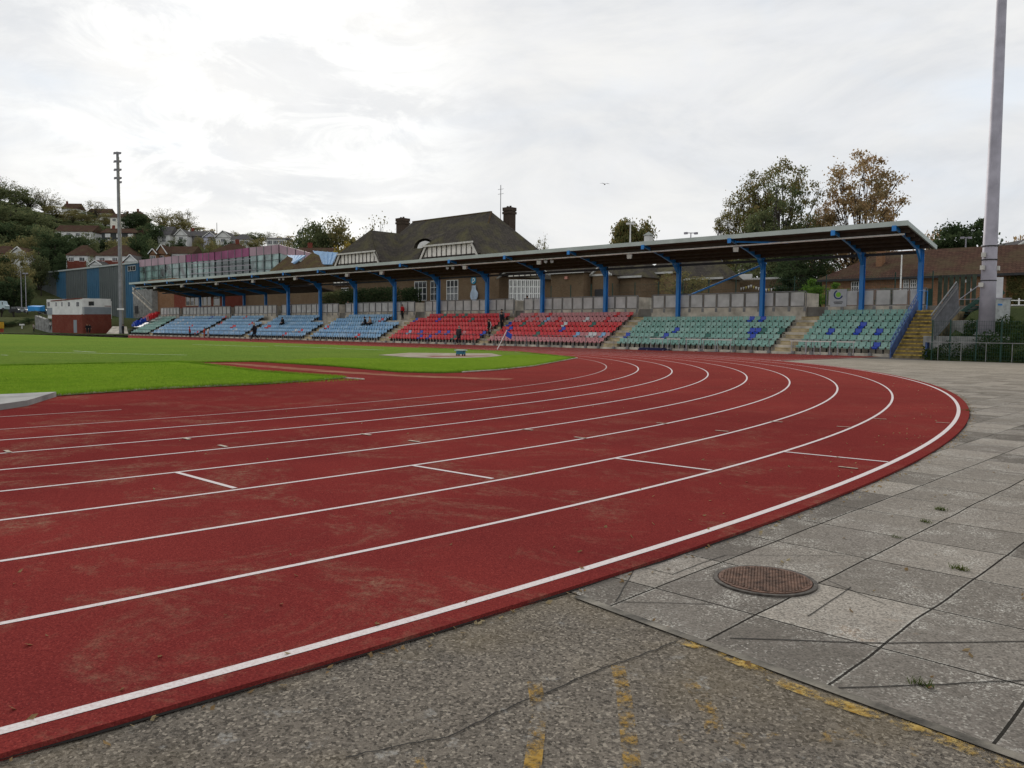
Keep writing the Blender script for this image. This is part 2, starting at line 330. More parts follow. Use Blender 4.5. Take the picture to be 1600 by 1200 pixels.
hh=s.math('SUBTRACT',s.math('MULTIPLY',g,.25),b.outputs['Fac']); s.bump(hh,.8,.008); slab_m=s.out(c,.92)
KY=lambda x:-1.66-.13*(x-44.6)+.005*(x-44.6)**2     # kerb line between slabs and asphalt
sl=[(x,KY(x)) for x in (44.6,45.2,45.8,46.4,47.,48.,50.,56.)]+[(75,-2),(75,43),(60,43.),(29.4,43.6),(28.55,44.4),(28.15,34.4)]
sl2=arc(RO-.2,ang,-2.2,120)
paving=struct(sheet(sl+sl2[0:],-.022,'paving',slab_m))
# dark tarmac strip along the foot of the stand and fence
tarm=mat('tarmac_dark',(.115,.105,.095),.9,.2,3.,bump=.3,bscale=60)
struct(sheet([(28.5,44.35),(31,43.3),(60,42.6),(75,42.6),(75,60),(28.5,60)],-.016,'tarmac_strip',tarm))
# near asphalt
s=NB('asphalt_near')
a1=s.noise(2.2,6,.7); a2=s.noise(120,4,.85); a3=s.voro(150,'F1'); a4=s.noise(.8,5)
c=s.mix(s.rng(a1,.35,.68),(.30,.262,.215),(.205,.18,.152)); vc=s.N.new('ShaderNodeSeparateColor'); s.L.new(s.voro(92,'F1',out='Color'),vc.inputs[0]); c=s.mix(s.rng(vc.outputs[0],.35,.95,0,.75),c,(.05,.045,.04)); c=s.mix(s.rng(vc.outputs[1],.80,.95,0,.8),c,(.50,.44,.36)); c=s.mix(s.rng(a2,.42,.7,0,.6),c,(.06,.055,.05)); c=s.mix(s.math('MULTIPLY',s.rng(a3,.3,.12),s.rng(s.noise(160,2),.45,.6)),c,(.46,.43,.37))
c=s.mix(s.math('MULTIPLY',s.rng(a4,.5,.7),.4),c,(.22,.17,.09))
blot=s.math('MULTIPLY',s.rng(s.noise(8,5,.7),.60,.68),s.rng(s.noise(50,3,.8),.4,.6)); c=s.mix(s.math('MULTIPLY',blot,.7),c,(.46,.45,.42))
s.bump(s.math('ADD',a2,s.math('MULTIPLY',a3,-.5)),1.,.012); asph=s.out(c,.93)
as1=arc(RO-.2,-2.1,-70,120)
struct(sheet(as1+[(20,-60),(80,-60),(80,-2)]+[(x,KY(x)) for x in (56.,50.,48.,47.,46.4,45.8,45.2,44.6)],-.026,'asphalt',asph))
kp=[(x,KY(x)-.03) for x in (44.72,45.,45.4,45.8,46.2,46.6,47.,47.6,48.5)]
struct(strip(kp,.055,-.018).build('kerb_edging',mat('kerb_worn',(.15,.135,.11),.9,.35,6.,bump=.4)))
# cracks, paint and small things on the paving and the asphalt
crackm=mat('crack_dark',(.02,.019,.017),1.,.1)
def crack(pts,w,name='crack',z=-.019,m=None,jit=.012):
    P=[]
    for (a,b) in zip(pts,pts[1:]):
        for k in range(6):
            t=k/6; x=a[0]+(b[0]-a[0])*t; y=a[1]+(b[1]-a[1])*t
            j=0 if (k==0) else jit; P.append((x+random.uniform(-j,j),y+random.uniform(-j,j)))
    P.append(pts[-1]); return strip(P,w,z).build(name,m or crackm,paving)
def G(*l): return [(onZ(x,y,-.02).x,onZ(x,y,-.02).y) for x,y in l]
crack(G((965,940),(1112,944)),.006,jit=.003); crack(G((1140,997),(1385,1005),(1610,1002)),.009,jit=.003); crack(G((1310,1075),(1450,1070),(1600,1063)),.008,jit=.003); crack(G((1134,867),(1090,882),(1050,898)),.006,jit=.002); crack(G((995,884),(1050,897)),.005,jit=.002); crack(G((962,940),(995,884)),.005,jit=.003); crack(G((1262,963),(1330,917)),.006,jit=.002); crack(G((1283,902),(1385,945)),.004,jit=.002); crack(G((1134,867),(1320,868)),.004,jit=.002)
crack([(44.66*math.cos(R(a)),44.66*math.sin(R(a))) for a in range(-12,46,2)],.03,z=-.018)
as_c=crack(G((540,1182),(640,1160),(700,1150),(765,1118),(830,1090),(930,1048),(985,1028),(1060,1000)),.007,z=-.022,jit=.008); as_c['label']='wandering crack across the near asphalt'
def paint(name,pts,w,seed,thr,col=(.38,.25,.08)):
    s=NB('worn_yellow_%d'%seed); v=s.N.new('ShaderNodeMapping'); v.inputs['Location'].default_value=(seed*3.1,seed*1.7,0); s.L.new(s.tc.outputs['Object'],v.inputs[0])
    n=s.noise(34,7,.9,vec=v.outputs[0]); k=s.noise(6.,4,.6,vec=v.outputs[0]); c=s.mix(s.rng(s.noise(40,4),.3,.7),col,(.30,.17,.03)); s.out(c,.9)
    t=s.N.new('ShaderNodeBsdfTransparent'); ms=s.N.new('ShaderNodeMixShader'); f=s.rng(s.math('ADD',s.math('MULTIPLY',n,.55),s.math('MULTIPLY',k,.45)),thr,thr+.09,0,.9)
    s.L.new(f,ms.inputs[0]); s.L.new(t.outputs[0],ms.inputs[1]); s.L.new(s.b.outputs[0],ms.inputs[2]); s.L.new(ms.outputs[0],s.N['Material Output'].inputs['Surface'])
    return struct(strip(pts,w,-.020).build(name,s.m))
paint('yellow_line',G((1062,1000),(1120,1018),(1170,1040),(1225,1068),(1300,1095),(1400,1128),(1500,1165),(1600,1205)),.08,1,.48,(.50,.37,.14))
paint('yellow_line',G((835,1065),(842,1110),(838,1150),(830,1215)),.06,2,.485); paint('yellow_line',G((965,1040),(975,1085),(980,1130),(990,1215)),.06,3,.485)
paint('yellow_line',G((1070,1060),(1098,1090),(1112,1120),(1120,1160)),.07,4,.515); paint('yellow_line',G((640,1185),(650,1210)),.09,5,.51)
paint('yellow_line',G((1060,1150),(1200,1160),(1330,1140),(1450,1175)),.12,6,.54)
# manhole
mh=onZ(1195,908,-.02); mt=thing('manhole_cover','round rusty brown cast iron manhole cover set in the grey paving slabs','manhole cover',(mh.x,mh.y,-.02))
mb=MB(); c0=(mh.x,mh.y)
mb.prism(arc(.262,0,360,47,c0),-.03,-.006)
mb.build('cover_plate',mat('cast_iron',(.15,.085,.06),.8,.3,30.,metal=.15,bump=.6),mt)
mb=MB()
for i in range(-13,14):
    for j in range(-13,14):
        x,y=i*.019+(j%2)*.0095,j*.019
        if math.hypot(x,y)<.245: mb.box(mh.x+x-.006,mh.x+x+.006,mh.y+y-.006,mh.y+y+.006,-.0065,-.002)
mb.build('raised_studs',mat('cast_iron_studs',(.17,.10,.07),.75,.3,30.,metal=.2),mt)
mb=MB()
for k in range(48):
    a,b=R(k*7.5),R(k*7.5+7.5); q=[]
    for rr,aa in ((.268,a),(.292,a),(.292,b),(.268,b)): q.append((mh.x+rr*math.cos(aa),mh.y+rr*math.sin(aa)))
    mb.prism(q,-.03,-.010)
mb.build('frame',mat('iron_frame',(.075,.065,.055),.85,.3,20.),mt)
# weeds in joints
wm=leafmat('weed_leaf',(.08,.11,.02),(.06,.085,.02),(.13,.13,.03))
def tuft(px,py,sz,label,n=60):
    sz*=.62
    p=onZ(px,py,-.02); mb=MB()
    for k in range(n):
        a=random.uniform(0,6.28); rr=random.uniform(0,.05)*sz; l=random.uniform(.03,.08)*sz; b=random.uniform(0,6.28); le=random.uniform(.3,1.)
        q=Vector((p.x+rr*math.cos(a)*2.2,p.y+rr*math.sin(a),-.02)); t=q+Vector((math.cos(b)*l*le,math.sin(b)*l*le,l*.7)); w=Vector((-math.sin(b),math.cos(b),0))*.005*sz
        mb.face([q-w,q+w,t+w*.4,t-w*.4])
    tag(mb.build('weed',wm),label,'weed',None)
tuft(1500,890,.9,'small green weed growing where four slabs meet, right of the manhole cover')
tuft(1445,816,.8,'grassy weed in a paving joint, middle of the three weeds in a row',50)
tuft(1470,797,.9,'grassy weed in a paving joint, farthest of the three weeds in a row',60)
tuft(1400,840,.6,'sparse weed in a paving joint, nearest of the three weeds in a row',30)
tuft(1437,1070,.8,'low yellow-flecked weed on the long diagonal crack in the nearest slabs',50)
tuft(1510,643,1.6,'brown-green weed tuft at the outer edge of the red track, by the rightmost curve',50)
tuft(878,922,.35,'tiny weed where the paving meets the red track edge and the asphalt',24)
# ------------------------------------------------------------------ grandstand
XR,XE=29.45,-87.4; YB=47.8; YW=53.0; ZT=3.3; TRD=.8; RIS=.435; Z0=.16
BLK=[('A',22.85,29.15,6),('B',8.05,21.15,5),('C',-6.6,6.5,6),('D',-21.15,-7.95,6),('E',-35.8,-22.95,6),('F',-50.2,-37.35,6),('G',-62.8,-51.6,6),('H',-79.3,-64.2,6),('I',-87.,-80.6,6)]
st=thing('grandstand','long open fronted grandstand with blue steel columns and a sloping sheet roof beside the track','grandstand',(0,50,0))
mb=MB()
for k in range(6): mb.box(XE,XR,YB+.12+TRD*k,YB+.12+TRD*(k+1)+(.0 if k<5 else .3),-.04,Z0+RIS*k)
mb.build('terrace_steps',concrete,st)
mb=MB(); mb.box(XE,XR,YB,YB+.118,-.04,Z0-.02); mb.build('front_plinth',concrete,st)
AIS=[(21.25,22.75),(6.55,7.95),(-7.9,-6.65),(-22.9,-21.2),(-37.3,-35.85),(-51.5,-50.3),(-64.1,-62.9),(-80.5,-79.4)]
for a,b in AIS:
    mb=MB()
    for k in range(12):
        z=Z0+RIS*(k-1)*.5; y=YB+.14+TRD*k*.5
        mb.box(a+.02,b-.02,y,min(y+TRD*.5+.0,YW-.05),max(z-.0,.02),z+RIS*.5+.012)
    mb.build('aisle_steps',step_tan,st)
    mb=MB()
    for k in range(12):
        z=Z0+RIS*(k-1)*.5+RIS*.5+.014; y=YB+.135+TRD*k*.5; mb.box(a+.04,b-.04,y-.004,y+.07,z-.03,z+.004)
    mb.build('step_nosing',step_yel,st)
# back wall with openings at the heads of the aisles
seg=[]; xs=sorted([XE]+[v for ab in AIS for v in ab]+[XR])
mb=MB(); 
for i in range(0,len(xs),2): mb.box(xs[i],xs[i+1],YW,YW+.22,0,ZT)
for a,b in AIS:
    mb.box(a-.2,a,YW+.22,YW+2.2,1.5,ZT+1.0); mb.box(b,b+.2,YW+.22,YW+2.2,1.5,ZT)
mb.build('back_wall',concrete,st)
for a,b in AIS:
    mb=MB()
    for k in range(5): mb.box(a,b,YW-.04+.42*k,YW+.42*(k+1),1.5,2.35+.19*k)
    mb.build('entrance_steps',concrete_d,st)
# balustrade panels
COLX=[29.1,25.34,18.,10.7,3.35,-4.,-11.33,-18.65,-26.,-33.4,-40.75,-48.1]
pmb=MB()
for i in range(0,len(xs),2):
    a,b=xs[i]+.05,xs[i+1]-.05; n=max(1,round((b-a)/1.18)); w=(b-a)/n
    for k in range(n):
        m=MB(); m.box(a+w*k+.11,a+w*(k+1)-.11,YW+.05,YW+.08,ZT+.08,ZT+1.06); m.build('balustrade_panel',panelm,st)
    m=MB(); m.box(a,b,YW+.04,YW+.10,ZT+1.10,ZT+1.16); m.box(a,b,YW+.045,YW+.095,ZT+.0,ZT+.05)
    for k in range(n+1):
        x=a+w*k; m.box(x-.075,x-.045,YW+.03,YW+.11,ZT-.0,ZT+1.1); m.box(x+.045,x+.075,YW+.03,YW+.11,ZT-.0,ZT+1.1); m.box(x-.10,x+.10,YW-.03,YW-.002,ZT-.33,ZT-.02)
    m.build('balustrade_frame',rail_g,st)
# roof: sheet sloping down to the back
RX0,RX1=-86.3,29.75; YF=47.75; ZF=8.02; YBK=53.2; ZBK=7.0; SL=(ZF-ZBK)/(YBK-YF)
def rz(y): return ZF-(y-YF)*SL
def roofpiece(x0,x1,yb):
    m=MB(); th=.12
    m.hexa([(x0,YF,rz(YF)),(x1,YF,rz(YF)),(x1,yb,rz(yb)),(x0,yb,rz(yb))],[(x0,YF,rz(YF)+th),(x1,YF,rz(YF)+th),(x1,yb,rz(yb)+th),(x0,yb,rz(yb)+th)]); return m
m=roofpiece(-44.5,RX1,YBK); n_=int((RX1+44.5)/.9)
for k in range(n_): m.box(-44.5+.9*k,-44.5+.9*k+.06,0,0,0,0) if False else None
rf=m.build('roof',soff,st); roofpiece(RX0,-44.52,57.5).build('roof',soff,st)
m=MB()
for k in range(1,6):
    y=YF+.9*k; m.box(RX0+.1,RX1-.1,y-.04,y+.04,rz(y)-.25,rz(y)-.004)
m.build('purlins',mat('purlin_dark',(.07,.056,.048),.8,.1,spec=.1),st)
m=MB(); m.box(RX0,RX1+.12,YF-.10,YF-.003,ZF-.08,ZF+.22); m.build('fascia',fasc,st)
m=MB(); m.bar((RX1+.06,YF,ZF+.07),(RX1+.06,YBK+.1,rz(YBK+.1)+.07),.10,.26); m.build('fascia',fasc,st)
CZ=onY(1180,382,YF+.75).z; m=MB(); m.tube([(RX0+.2,YF+.75,CZ),(RX1-.35,YF+.75,CZ)],.06,6); m.build('light_conduit',whitep,st)
m=MB(); m.box(RX0+.3,RX1-.6,YW-.25,YW-.10,6.66,6.84); m.build('rear_beam',mat('beam_dark',(.05,.055,.07),.7,.1),st)
def column(x,yc,base):
    m=MB(); w=.26; zt=rz(yc)-.15
    m.box(x-.02,x+.02,yc-.149,yc+.149,base,zt)          # web
    m.box(x-.13,x+.13,yc-.17,yc-.15,base,zt); m.box(x-.13,x+.13,yc+.15,yc+.17,base,zt)
    m.box(x-.10,x+.10,yc-.13,yc+.13,base+.3,base+.5)
    m.hexa([(x-.42,yc-.22,base),(x+.42,yc-.22,base),(x+.42,yc+.15,base),(x-.42,yc+.15,base)],[(x-.14,yc-.19,base+.35),(x+.14,yc-.19,base+.35),(x+.14,yc+.12,base+.35),(x-.14,yc+.12,base+.35)])
    c=m.build('column',bluep,st)
def beam(x,yc,xb=None):
    xb=x if xb is None else xb; t=.03
    m=MB(); yf=YF+.02
    top=lambda y: rz(y)-.012
    pr=[(yf,top(yf)),(yf,top(yf)-.42),(yf+2.4,top(yf+2.4)-.42),(yc-.55,6.35),(yc-.2,5.75),(yc+.2,5.75),(yc+.2,top(yc))]
    for k in range(len(pr)-1): pass
    q=[Vector((xb,y,z)) for y,z in pr]
    # tapered cranked rafter built as convex strips
    bot=[(yf+.1,top(yf)-.20),(yf+2.4,top(yf+2.4)-.24),(yc-.9,top(yc-.9)-.40),(yc-.2,6.1),(yc+.2,6.05)]
    for (y0,z0),(y1,z1) in zip(bot,bot[1:]):
        m.hexa([(xb-t,y0,z0),(xb+t,y0,z0),(xb+t,y1,z1),(xb-t,y1,z1)],[(xb-t,y0,top(y0)),(xb+t,y0,top(y0)),(xb+t,y1,top(y1)),(xb-t,y1,top(y1))])
        m.hexa([(xb-.07,y0,z0-.02),(xb+.07,y0,z0-.02),(xb+.07,y1,z1-.02),(xb-.07,y1,z1-.02)],[(xb-.07,y0,z0+.002),(xb+.07,y0,z0+.002),(xb+.07,y1,z1+.002),(xb-.07,y1,z1+.002)])
    m.box(xb-.13,xb+.13,yf-.20,yf-.13,top(yf)-.36,top(yf)-.03)
    m.build('roof_beam',bluep,st)
for x in COLX[:-1]: column(x,52.72,1.5); beam(x,52.72)
column(-48.1,52.72,1.9); beam(-48.1,52.72)
LBX=[onY(p,440,47.8).x for p in (360,326,293.6,263,228)]
for x in LBX: column(x,56.3,ZT-.1); beam(x,56.3)
m=MB(); m.tube([(11.2,53.5,4.35),(18.,53.2,6.6)],.07,8); m.build('diagonal_brace',bluep,st)
m=MB(); m.tube([(18.2,YF+.3,7.75),(21.8,YF+1.,7.5)],.06,6); m.build('diagonal_brace',bluep,st)
# sign board on the balustrade
m=MB(); m.box(23.05,24.2,YW-.02,YW+.03,ZT-.02,ZT+1.2); sg=tag(m.build('logo_sign',mat('sign_panel',(.45,.47,.5),.5,.05)),'pale sign board with a green and blue ring emblem on the balustrade','sign')
sg['label']='pale sign board with a green disc in a blue ring, on the balustrade'
m=MB(); cx,cz=23.62,ZT+.82; m.hexa([(cx+.17*math.cos(a),YW-.045,cz+.17*math.sin(a)) for a in [k*math.pi/10 for k in range(20)]],[(cx+.17*math.cos(a),YW-.0205,cz+.17*math.sin(a)) for a in [k*math.pi/10 for k in range(20)]])
o=m.build('emblem_disc',mat('emblem_green',(.22,.5,.05),.5,.05)); o.parent=sg
m=MB()
for k in range(26):
    a,b=R(110+k*9),R(110+k*9+9.2); m.hexa([(cx+rr*math.cos(t),YW-.04,cz+rr*math.sin(t)) for rr,t in ((.24,a),(.33,a),(.33,b),(.24,b))],[(cx+rr*math.cos(t),YW-.0205,cz+rr*math.sin(t)) for rr,t in ((.24,a),(.33,a),(.33,b),(.24,b))])
o=m.build('emblem_ring',mat('emblem_blue',(.01,.05,.16),.5,.05)); o.parent=sg
m=MB(); m.box(23.3,23.95,YW-.035,YW-.0205,ZT+.27,ZT+.33); m.box(23.35,23.9,YW-.035,YW-.0205,ZT+.17,ZT+.21); o=m.build('caption_lines',dark); o.parent=sg
# loudspeakers / flood lamps hanging from the conduit
boxm=mat('speaker_case',(.55,.54,.50),.6,.06,4.)
LSP=[(210,457),(243,456),(285,453),(339,449),(396,437),(462,431),(543,427),(597,421),(727,413),(843,404),(984,398),(1150,389)]
for i,(px,py) in enumerate(LSP):
    p=onY(px,py-2,YF+.85); r_=thing('loudspeaker','white horn loudspeaker hanging under the roof edge, %s from the right end of the stand'%ORD[len(LSP)-1-i],'loudspeaker',(p.x,p.y,CZ),R(25),'loudspeakers under the stand roof')
    m=MB(); m.hexa([(-.16,-.26,-.44),(.16,-.26,-.44),(.16,.16,-.40),(-.16,.16,-.40)],[(-.2,-.2,-.10),(.2,-.2,-.10),(.2,.16,-.10),(-.2,.16,-.10)]); m.build('speaker_case',boxm,r_,local=True)
    m=MB(); m.box(-.03,.03,-.03,.03,-.10,.0); m.build('bracket',dark,r_,local=True)
for i,(px,label) in enumerate(((858,'right'),(704,'middle'),(440,'left'))):
    p=onY(px,412,YF+.85); r_=thing('twin_floodlight','pair of small round black-rimmed floodlights under the roof edge, %s pair of the three'%label,'floodlight',(p.x,p.y,CZ),R(25),'twin floodlights under the stand roof')
    for sx in (-.28,.28):
        m=MB(); m.tube([(sx,-.12,-.22),(sx,.08,-.18)],[.17,.10],10); m.build('lamp_head',rail_g,r_,local=True)
        m=MB(); m.tube([(sx,-.128,-.22),(sx,-.121,-.22)],[.14,.14],10); m.build('lens',mat('lens_grey',(.35,.35,.36),.2,.1),r_,local=True)
    m=MB(); m.box(-.35,.35,-.02,.02,-.06,0.); m.build('bracket',dark,r_,local=True)
# ------------------------------------------------------------------ seats
def shell(prof,w0,w1,th):
    m=MB(); n=len(prof)
    L=[]
    for i,(y,z) in enumerate(prof):
        a=prof[max(i-1,0)]; b=prof[min(i+1,n-1)]; dy,dz=b[0]-a[0],b[1]-a[1]; l=math.hypot(dy,dz); ny,nz=-dz/l*th,dy/l*th
        t=i/(n-1); w=(w0*(1-t)+w1*t)/2; cut=.03 if i in(0,n-1) else 0
        L.append([(-w+cut,y,z+.02),(-w*.6,y,z),(w*.6,y,z),(w-cut,y,z+.02),(w-cut,y+ny,z+nz+.02),(w*.6,y+ny,z+nz),(-w*.6,y+ny,z+nz),(-w+cut,y+ny,z+nz+.02)])
    for i in range(n-1):
        for k in range(8):
            j=(k+1)%8; m.face([L[i][k],L[i][j],L[i+1][j],L[i+1][k]])
    m.face(L[0][::-1]); m.face(L[-1]); return m
PAD=[(-.20,.27),(-.21,.36),(-.16,.42),(.02,.405),(.17,.43)]
BAK=[(.165,.44),(.18,.48),(.205,.56),(.23,.67),(.255,.70)]
pad0=shell(PAD,.36,.39,-.025); bak0=shell(BAK,.39,.41,-.03)
legs0=MB(); legs0.box(-.02,.02,-.05,.12,.0,.36); legs0.box(-.21,.21,.0,.20,.31,.375)
protos={}
def seatmesh(m):
    if m.name not in protos: protos[m.name]=(pad0.mesh('seat_pan',m),bak0.mesh('backrest',m))
    return protos[m.name]
legmesh=legs0.mesh('bracket',dark)
OVR=[(1374,538,seatb),(1292,522,seatb),(1370,523,seatb),(1343,513,seatb),(1350,504,seatb),(1177,497,seatb),(1187,497,seatb),(1172,515,seatb),(1181,515,seatb),(1173,524,seatb),
 (978,521,seatb),(1058,520,seatb),(1040,528,seatb),(1025,520,seatdg),(1100,521,seatdg),(1192,515,seatdg),(1220,515,seatdg),
 (794,506,seatb),(795,517,seatb),(752,520,seatb),(881,513,seatb),(882,508,seatw),(898,524,seatlb[1]),(939,524,seatlb[1]),(852,496,seatlb[1]),(914,496,seatw),(930,525,seatw),(920,525,seatw),
 (817,506,seatdg),(846,506,seatdg),(840,520,seatdg),(923,506,seatdg),(646,499,seatb),(683,499,seatb),(658,516,seatb),(684,517,seatb),(698,518,seatb),(655,524,seatb),(669,524,seatb),(693,492,seatdg),(712,495,seatdg),(738,499,seatdg),(726,492,seatdg),(709,526,seatdg),
 (637,516,seatlb[2]),(558,523,seatr[0]),(597,497,seatr[2]),(510,508,seatr[0]),(443,520,seatr[0]),(470,514,seatr[0]),(421,513,seatr[0]),(417,509,seatr[2]),(461,515,seatw),(392,505,seatr[0]),(365,510,seatr[0]),(362,511,seatr[0]),(354,496,seatr[2]),(382,495,seatr[2]),(298,510,seatr[0]),(307,518,seatr[0]),(340,506,seatr[0]),(366,514,seatw),(330,493,seatb),(276,506,seatw),(291,505,seatw),(300,497,seatw),(285,501,seatw)]
seats=[]
PITCHS=.452
for (b,x0,x1,rows) in BLK:
    n=int(round((x1-x0)/PITCHS))
    for r in range(rows):
        for k in range(n):
            x=x0+(k+.5)*(x1-x0)/n; y=YB+.12+TRD*r+.36; z=Z0+RIS*r
            if b in 'EF' and r>=4 and x>x1-3.1: continue
            if b in 'DE' and r>=5 and x<x0+1.4: continue
            if b in 'G' and r>=4 and x>x1-2.4: continue
            pr=proj((x,y,z+.5))
            if b in 'ABI': m=random.choice(seatg)
            elif b=='C': m=seatp if (r==0 or (r>=4 and random.random()<.75) or (r==1 and k>n*.75 and random.random()<.5)) else random.choice(seatr)
            elif b=='D': m=random.choice(seatr) if random.random()<.97 else seatp
            else: m=random.choice(seatlb)
            seats.append([x,y,z,m,b,r,k,n,pr])
for (ox,oy,m) in OVR:
    s_=min(seats,key=lambda q:(q[8][0]-ox)**2+((q[8][1]-oy)*1.4)**2); s_[3]=m
BN={'A':'the green block beside the yellow steps','B':'the wide green block between the red block and the aisle','C':'the red and pink block nearest the green seats'}
ROWN=['front','second','third','fourth','fifth','sixth']
CN={}
ind=[q for q in seats if q[4] in 'AB']; rest=[q for q in seats if q[4] not in 'AB']
cc=sorted([q for q in rest if q[4]=='C'],key=lambda q:(-q[6],q[5])); take=300-len(ind); ind+=cc[:take]; ids=set(id(q) for q in cc[:take]); rest=[q for q in rest if id(q) not in ids]
def colname(m):
    n=m.name
    return ('pale green' if 'seat_green' in n else 'dark green' if 'dark' in n else 'bright blue' if 'royal' in n else 'light blue' if 'light' in n else 'faded pink' if 'pink' in n else 'white' if 'white' in n else 'red')
for (x,y,z,m,b,r,k,n,pr) in ind:
    e=n-1-k
    pos='%s from the right end'%ORD[e]
    t=thing('stadium_seat','%s seat, %s from right, %s row, %s'%(colname(m),ORD[e],ROWN[r],{'A':'block by the yellow steps','B':'wide green block','C':'nearest red block'}[b]),'seat',(x,y,z),0,'plastic seats in the stand')
    pm_,bm_=seatmesh(m)
    for nm,me in (('seat_pan',pm_),('backrest',bm_),('bracket',legmesh)):
        o=bpy.data.objects.new(nm,me); COL.objects.link(o); o.parent=t
mb=MB(); ml=[dark]; 
for (x,y,z,m,b,r,k,n,pr) in rest:
    if m not in ml: ml.append(m)
    for src,mi in ((pad0,ml.index(m)),(bak0,ml.index(m)),(legs0,0)):
        i0=len(mb.v); mb.v+=[(a+x,c+y,d+z) for a,c,d in src.v]; mb.f+=[tuple(i+i0 for i in f) for f in src.f]; mb.mi+=[mi]*len(src.f)
tag(mb.build('stadium_seats',ml),'hundreds of light blue, red and green plastic seats filling the farther blocks of the stand','seats',None,'stuff')
# front rail along the foot of the seats, one per block
for i,(b,x0,x1,rows) in enumerate(BLK):
    n=max(2,round((x1-x0)/1.35)); w=(x1-x0)/n
    t=thing('front_rail','low grey steel rail before the %s'%(['green seats by the yellow steps','wide green seat block','nearest red seat block','farther red seat block','nearest light blue seat block','second light blue seat block','third light blue seat block','farthest light blue seat block','small green block at the far end'][i]),'rail',(x0,YB-.06,0),0,'rails along the front of the stand')
    m=MB(); m.tube([(x0-.2,YB-.06,.98),(x1+.2,YB-.06,.98)],.02,6)
    m.build('top_rail',rail_g,t)
    for k in range(n+1):
        x=x0+w*k; m=MB(); m.tube([(x,YB-.06,.1),(x,YB-.06,.98)],.022,6); m.box(x-.11,x+.11,YB-.13,YB-.002,.02,.20)
        m.build('post',rail_g,t)
# hurdles stored along the front
white_b=mat('hurdle_board',(.62,.60,.55),.5,.08,5.); alu=mat('hurdle_steel',(.42,.42,.43),.4,.1,4.,metal=.6)
def hurdle(px,rz_=0.,i=0,n=0,side='',dz=0):
    p=onY(px,548,YB-.75+dz); t=thing('hurdle','white topped steel hurdle before the %s green seats, %s from the left'%(side,ORD[i]),'hurdle',(p.x,p.y,0),rz_,'hurdles stored along the front of the stand')
    m=MB(); m.box(-.6,.6,-.015,.015,.84,.91); m.build('board',white_b,t,local=True)
    m=MB()
    for sx in (-.5,.5): m.box(sx-.02,sx+.02,-.02,.02,.04,.84); 
    m.build('uprights',alu,t,local=True)
    m=MB()
    for sx in (-.5,.5): m.box(sx-.025,sx+.025,-.6,.05,.01,.05)
    m.build('feet',alu,t,local=True)
for i,(px,a,dz) in enumerate(((1026,R(4),.1),(1052,R(-3),.0),(1082,R(3),.25),(1108,R(-4),0.),(1131,R(2),.1))): hurdle(px,a,i,5,'wide block of',dz)
for i,(px,a,dz) in enumerate(((1248,R(3),.1),(1270,R(-3),-.1),(1284,R(4),.1),(1321,R(-2),0.))): hurdle(px,a,i,4,'right-hand',dz)
p=onY(1023,545,YB-.7); m=MB(); m.prism([(p.x-1.15,p.y-.5),(p.x+1.2,p.y-.6),(p.x+1.1,p.y+.35),(p.x-1.05,p.y+.4)],0.005,.11); m.prism([(p.x-1.1,p.y-.45),(p.x+.9,p.y-.5),(p.x+.9,p.y+.25),(p.x-1.,p.y+.3)],.112,.19)
tag(m.build('landing_mat',mat('mat_navy',(.012,.016,.07),.6,.1)),'flat navy blue mat lying on the track edge before the wide green seat block','mat')
# ------------------------------------------------------------------ yellow steps, right-hand end
t=thing('yellow_staircase','yellow painted concrete staircase at the right end of the stand','staircase',(31,46,0))
SX0,SX1,SY0=30.05,31.75,45.55; NS=13
m=MB()
for k in range(NS): m.box(SX0,SX1,SY0+.31*k,SY0+.31*(k+1),-.03,.22*(k+1))
m.box(SX0,SX1,SY0+.31*NS,SY0+.31*NS+4.5,-.03,.22*NS); m.build('steps',mat('stair_conc',(.20,.155,.08),.9,.3,2.,bump=.3),t)
m=MB()
for k in range(NS): m.box(SX0+.01,SX1-.01,SY0+.31*k-.004,SY0+.31*k+.09,.22*(k+1)-.07,.22*(k+1)+.006)
m.build('nosing',mat('nosing_yellow',(.42,.29,.055),.8,.25,6.),t)
slope=lambda y: .22/.31*(y-SY0)
t=thing('stair_railing','blue panelled railing up the left side of the yellow steps','railing',(29.9,46,0))
m=MB(); y0,y1=SY0-.15,SY0+.31*NS+.2
m.hexa([(29.9,y0,-.02),(29.98,y0,-.02),(29.98,y1,slope(y1)-.1),(29.9,y1,slope(y1)-.1)],[(29.9,y0,.62),(29.98,y0,.62),(29.98,y1,slope(y1)+.5),(29.9,y1,slope(y1)+.5)])
m.build('side_panel',mat('blue_faded',(.05,.09,.22),.6,.2,2.),t)
m=MB()
for h in (.62,.82,1.05): m.tube([(29.94,y0,h-.0),(29.94,y1,slope(y1)+h)],.025,6)
for k in range(12):
    y=y0+(y1-y0)*k/11; m.tube([(29.94,y,slope(y)+.3),(29.94,y,slope(y)+1.08)],.018,6)
m.build('rails',mat('blue_rail',(.07,.14,.34),.5,.15,3.),t)
m=MB(); m.tube([(29.94,y1,slope(y1)+.0),(29.94,y1,slope(y1)+1.1),(30.2,y1+.9,slope(y1)+1.1),(30.2,y1+.9,slope(y1))],.035,6); m.build('end_loop',bluep,t)
t=thing('stair_railing','short blue post rail at the bottom right of the yellow steps','railing',(31.85,45.6,0)); m=MB(); m.box(31.8,31.9,45.5,46.6,0,.95); m.build('side_panel',mat('blue_faded',(.05,.09,.22)),t)
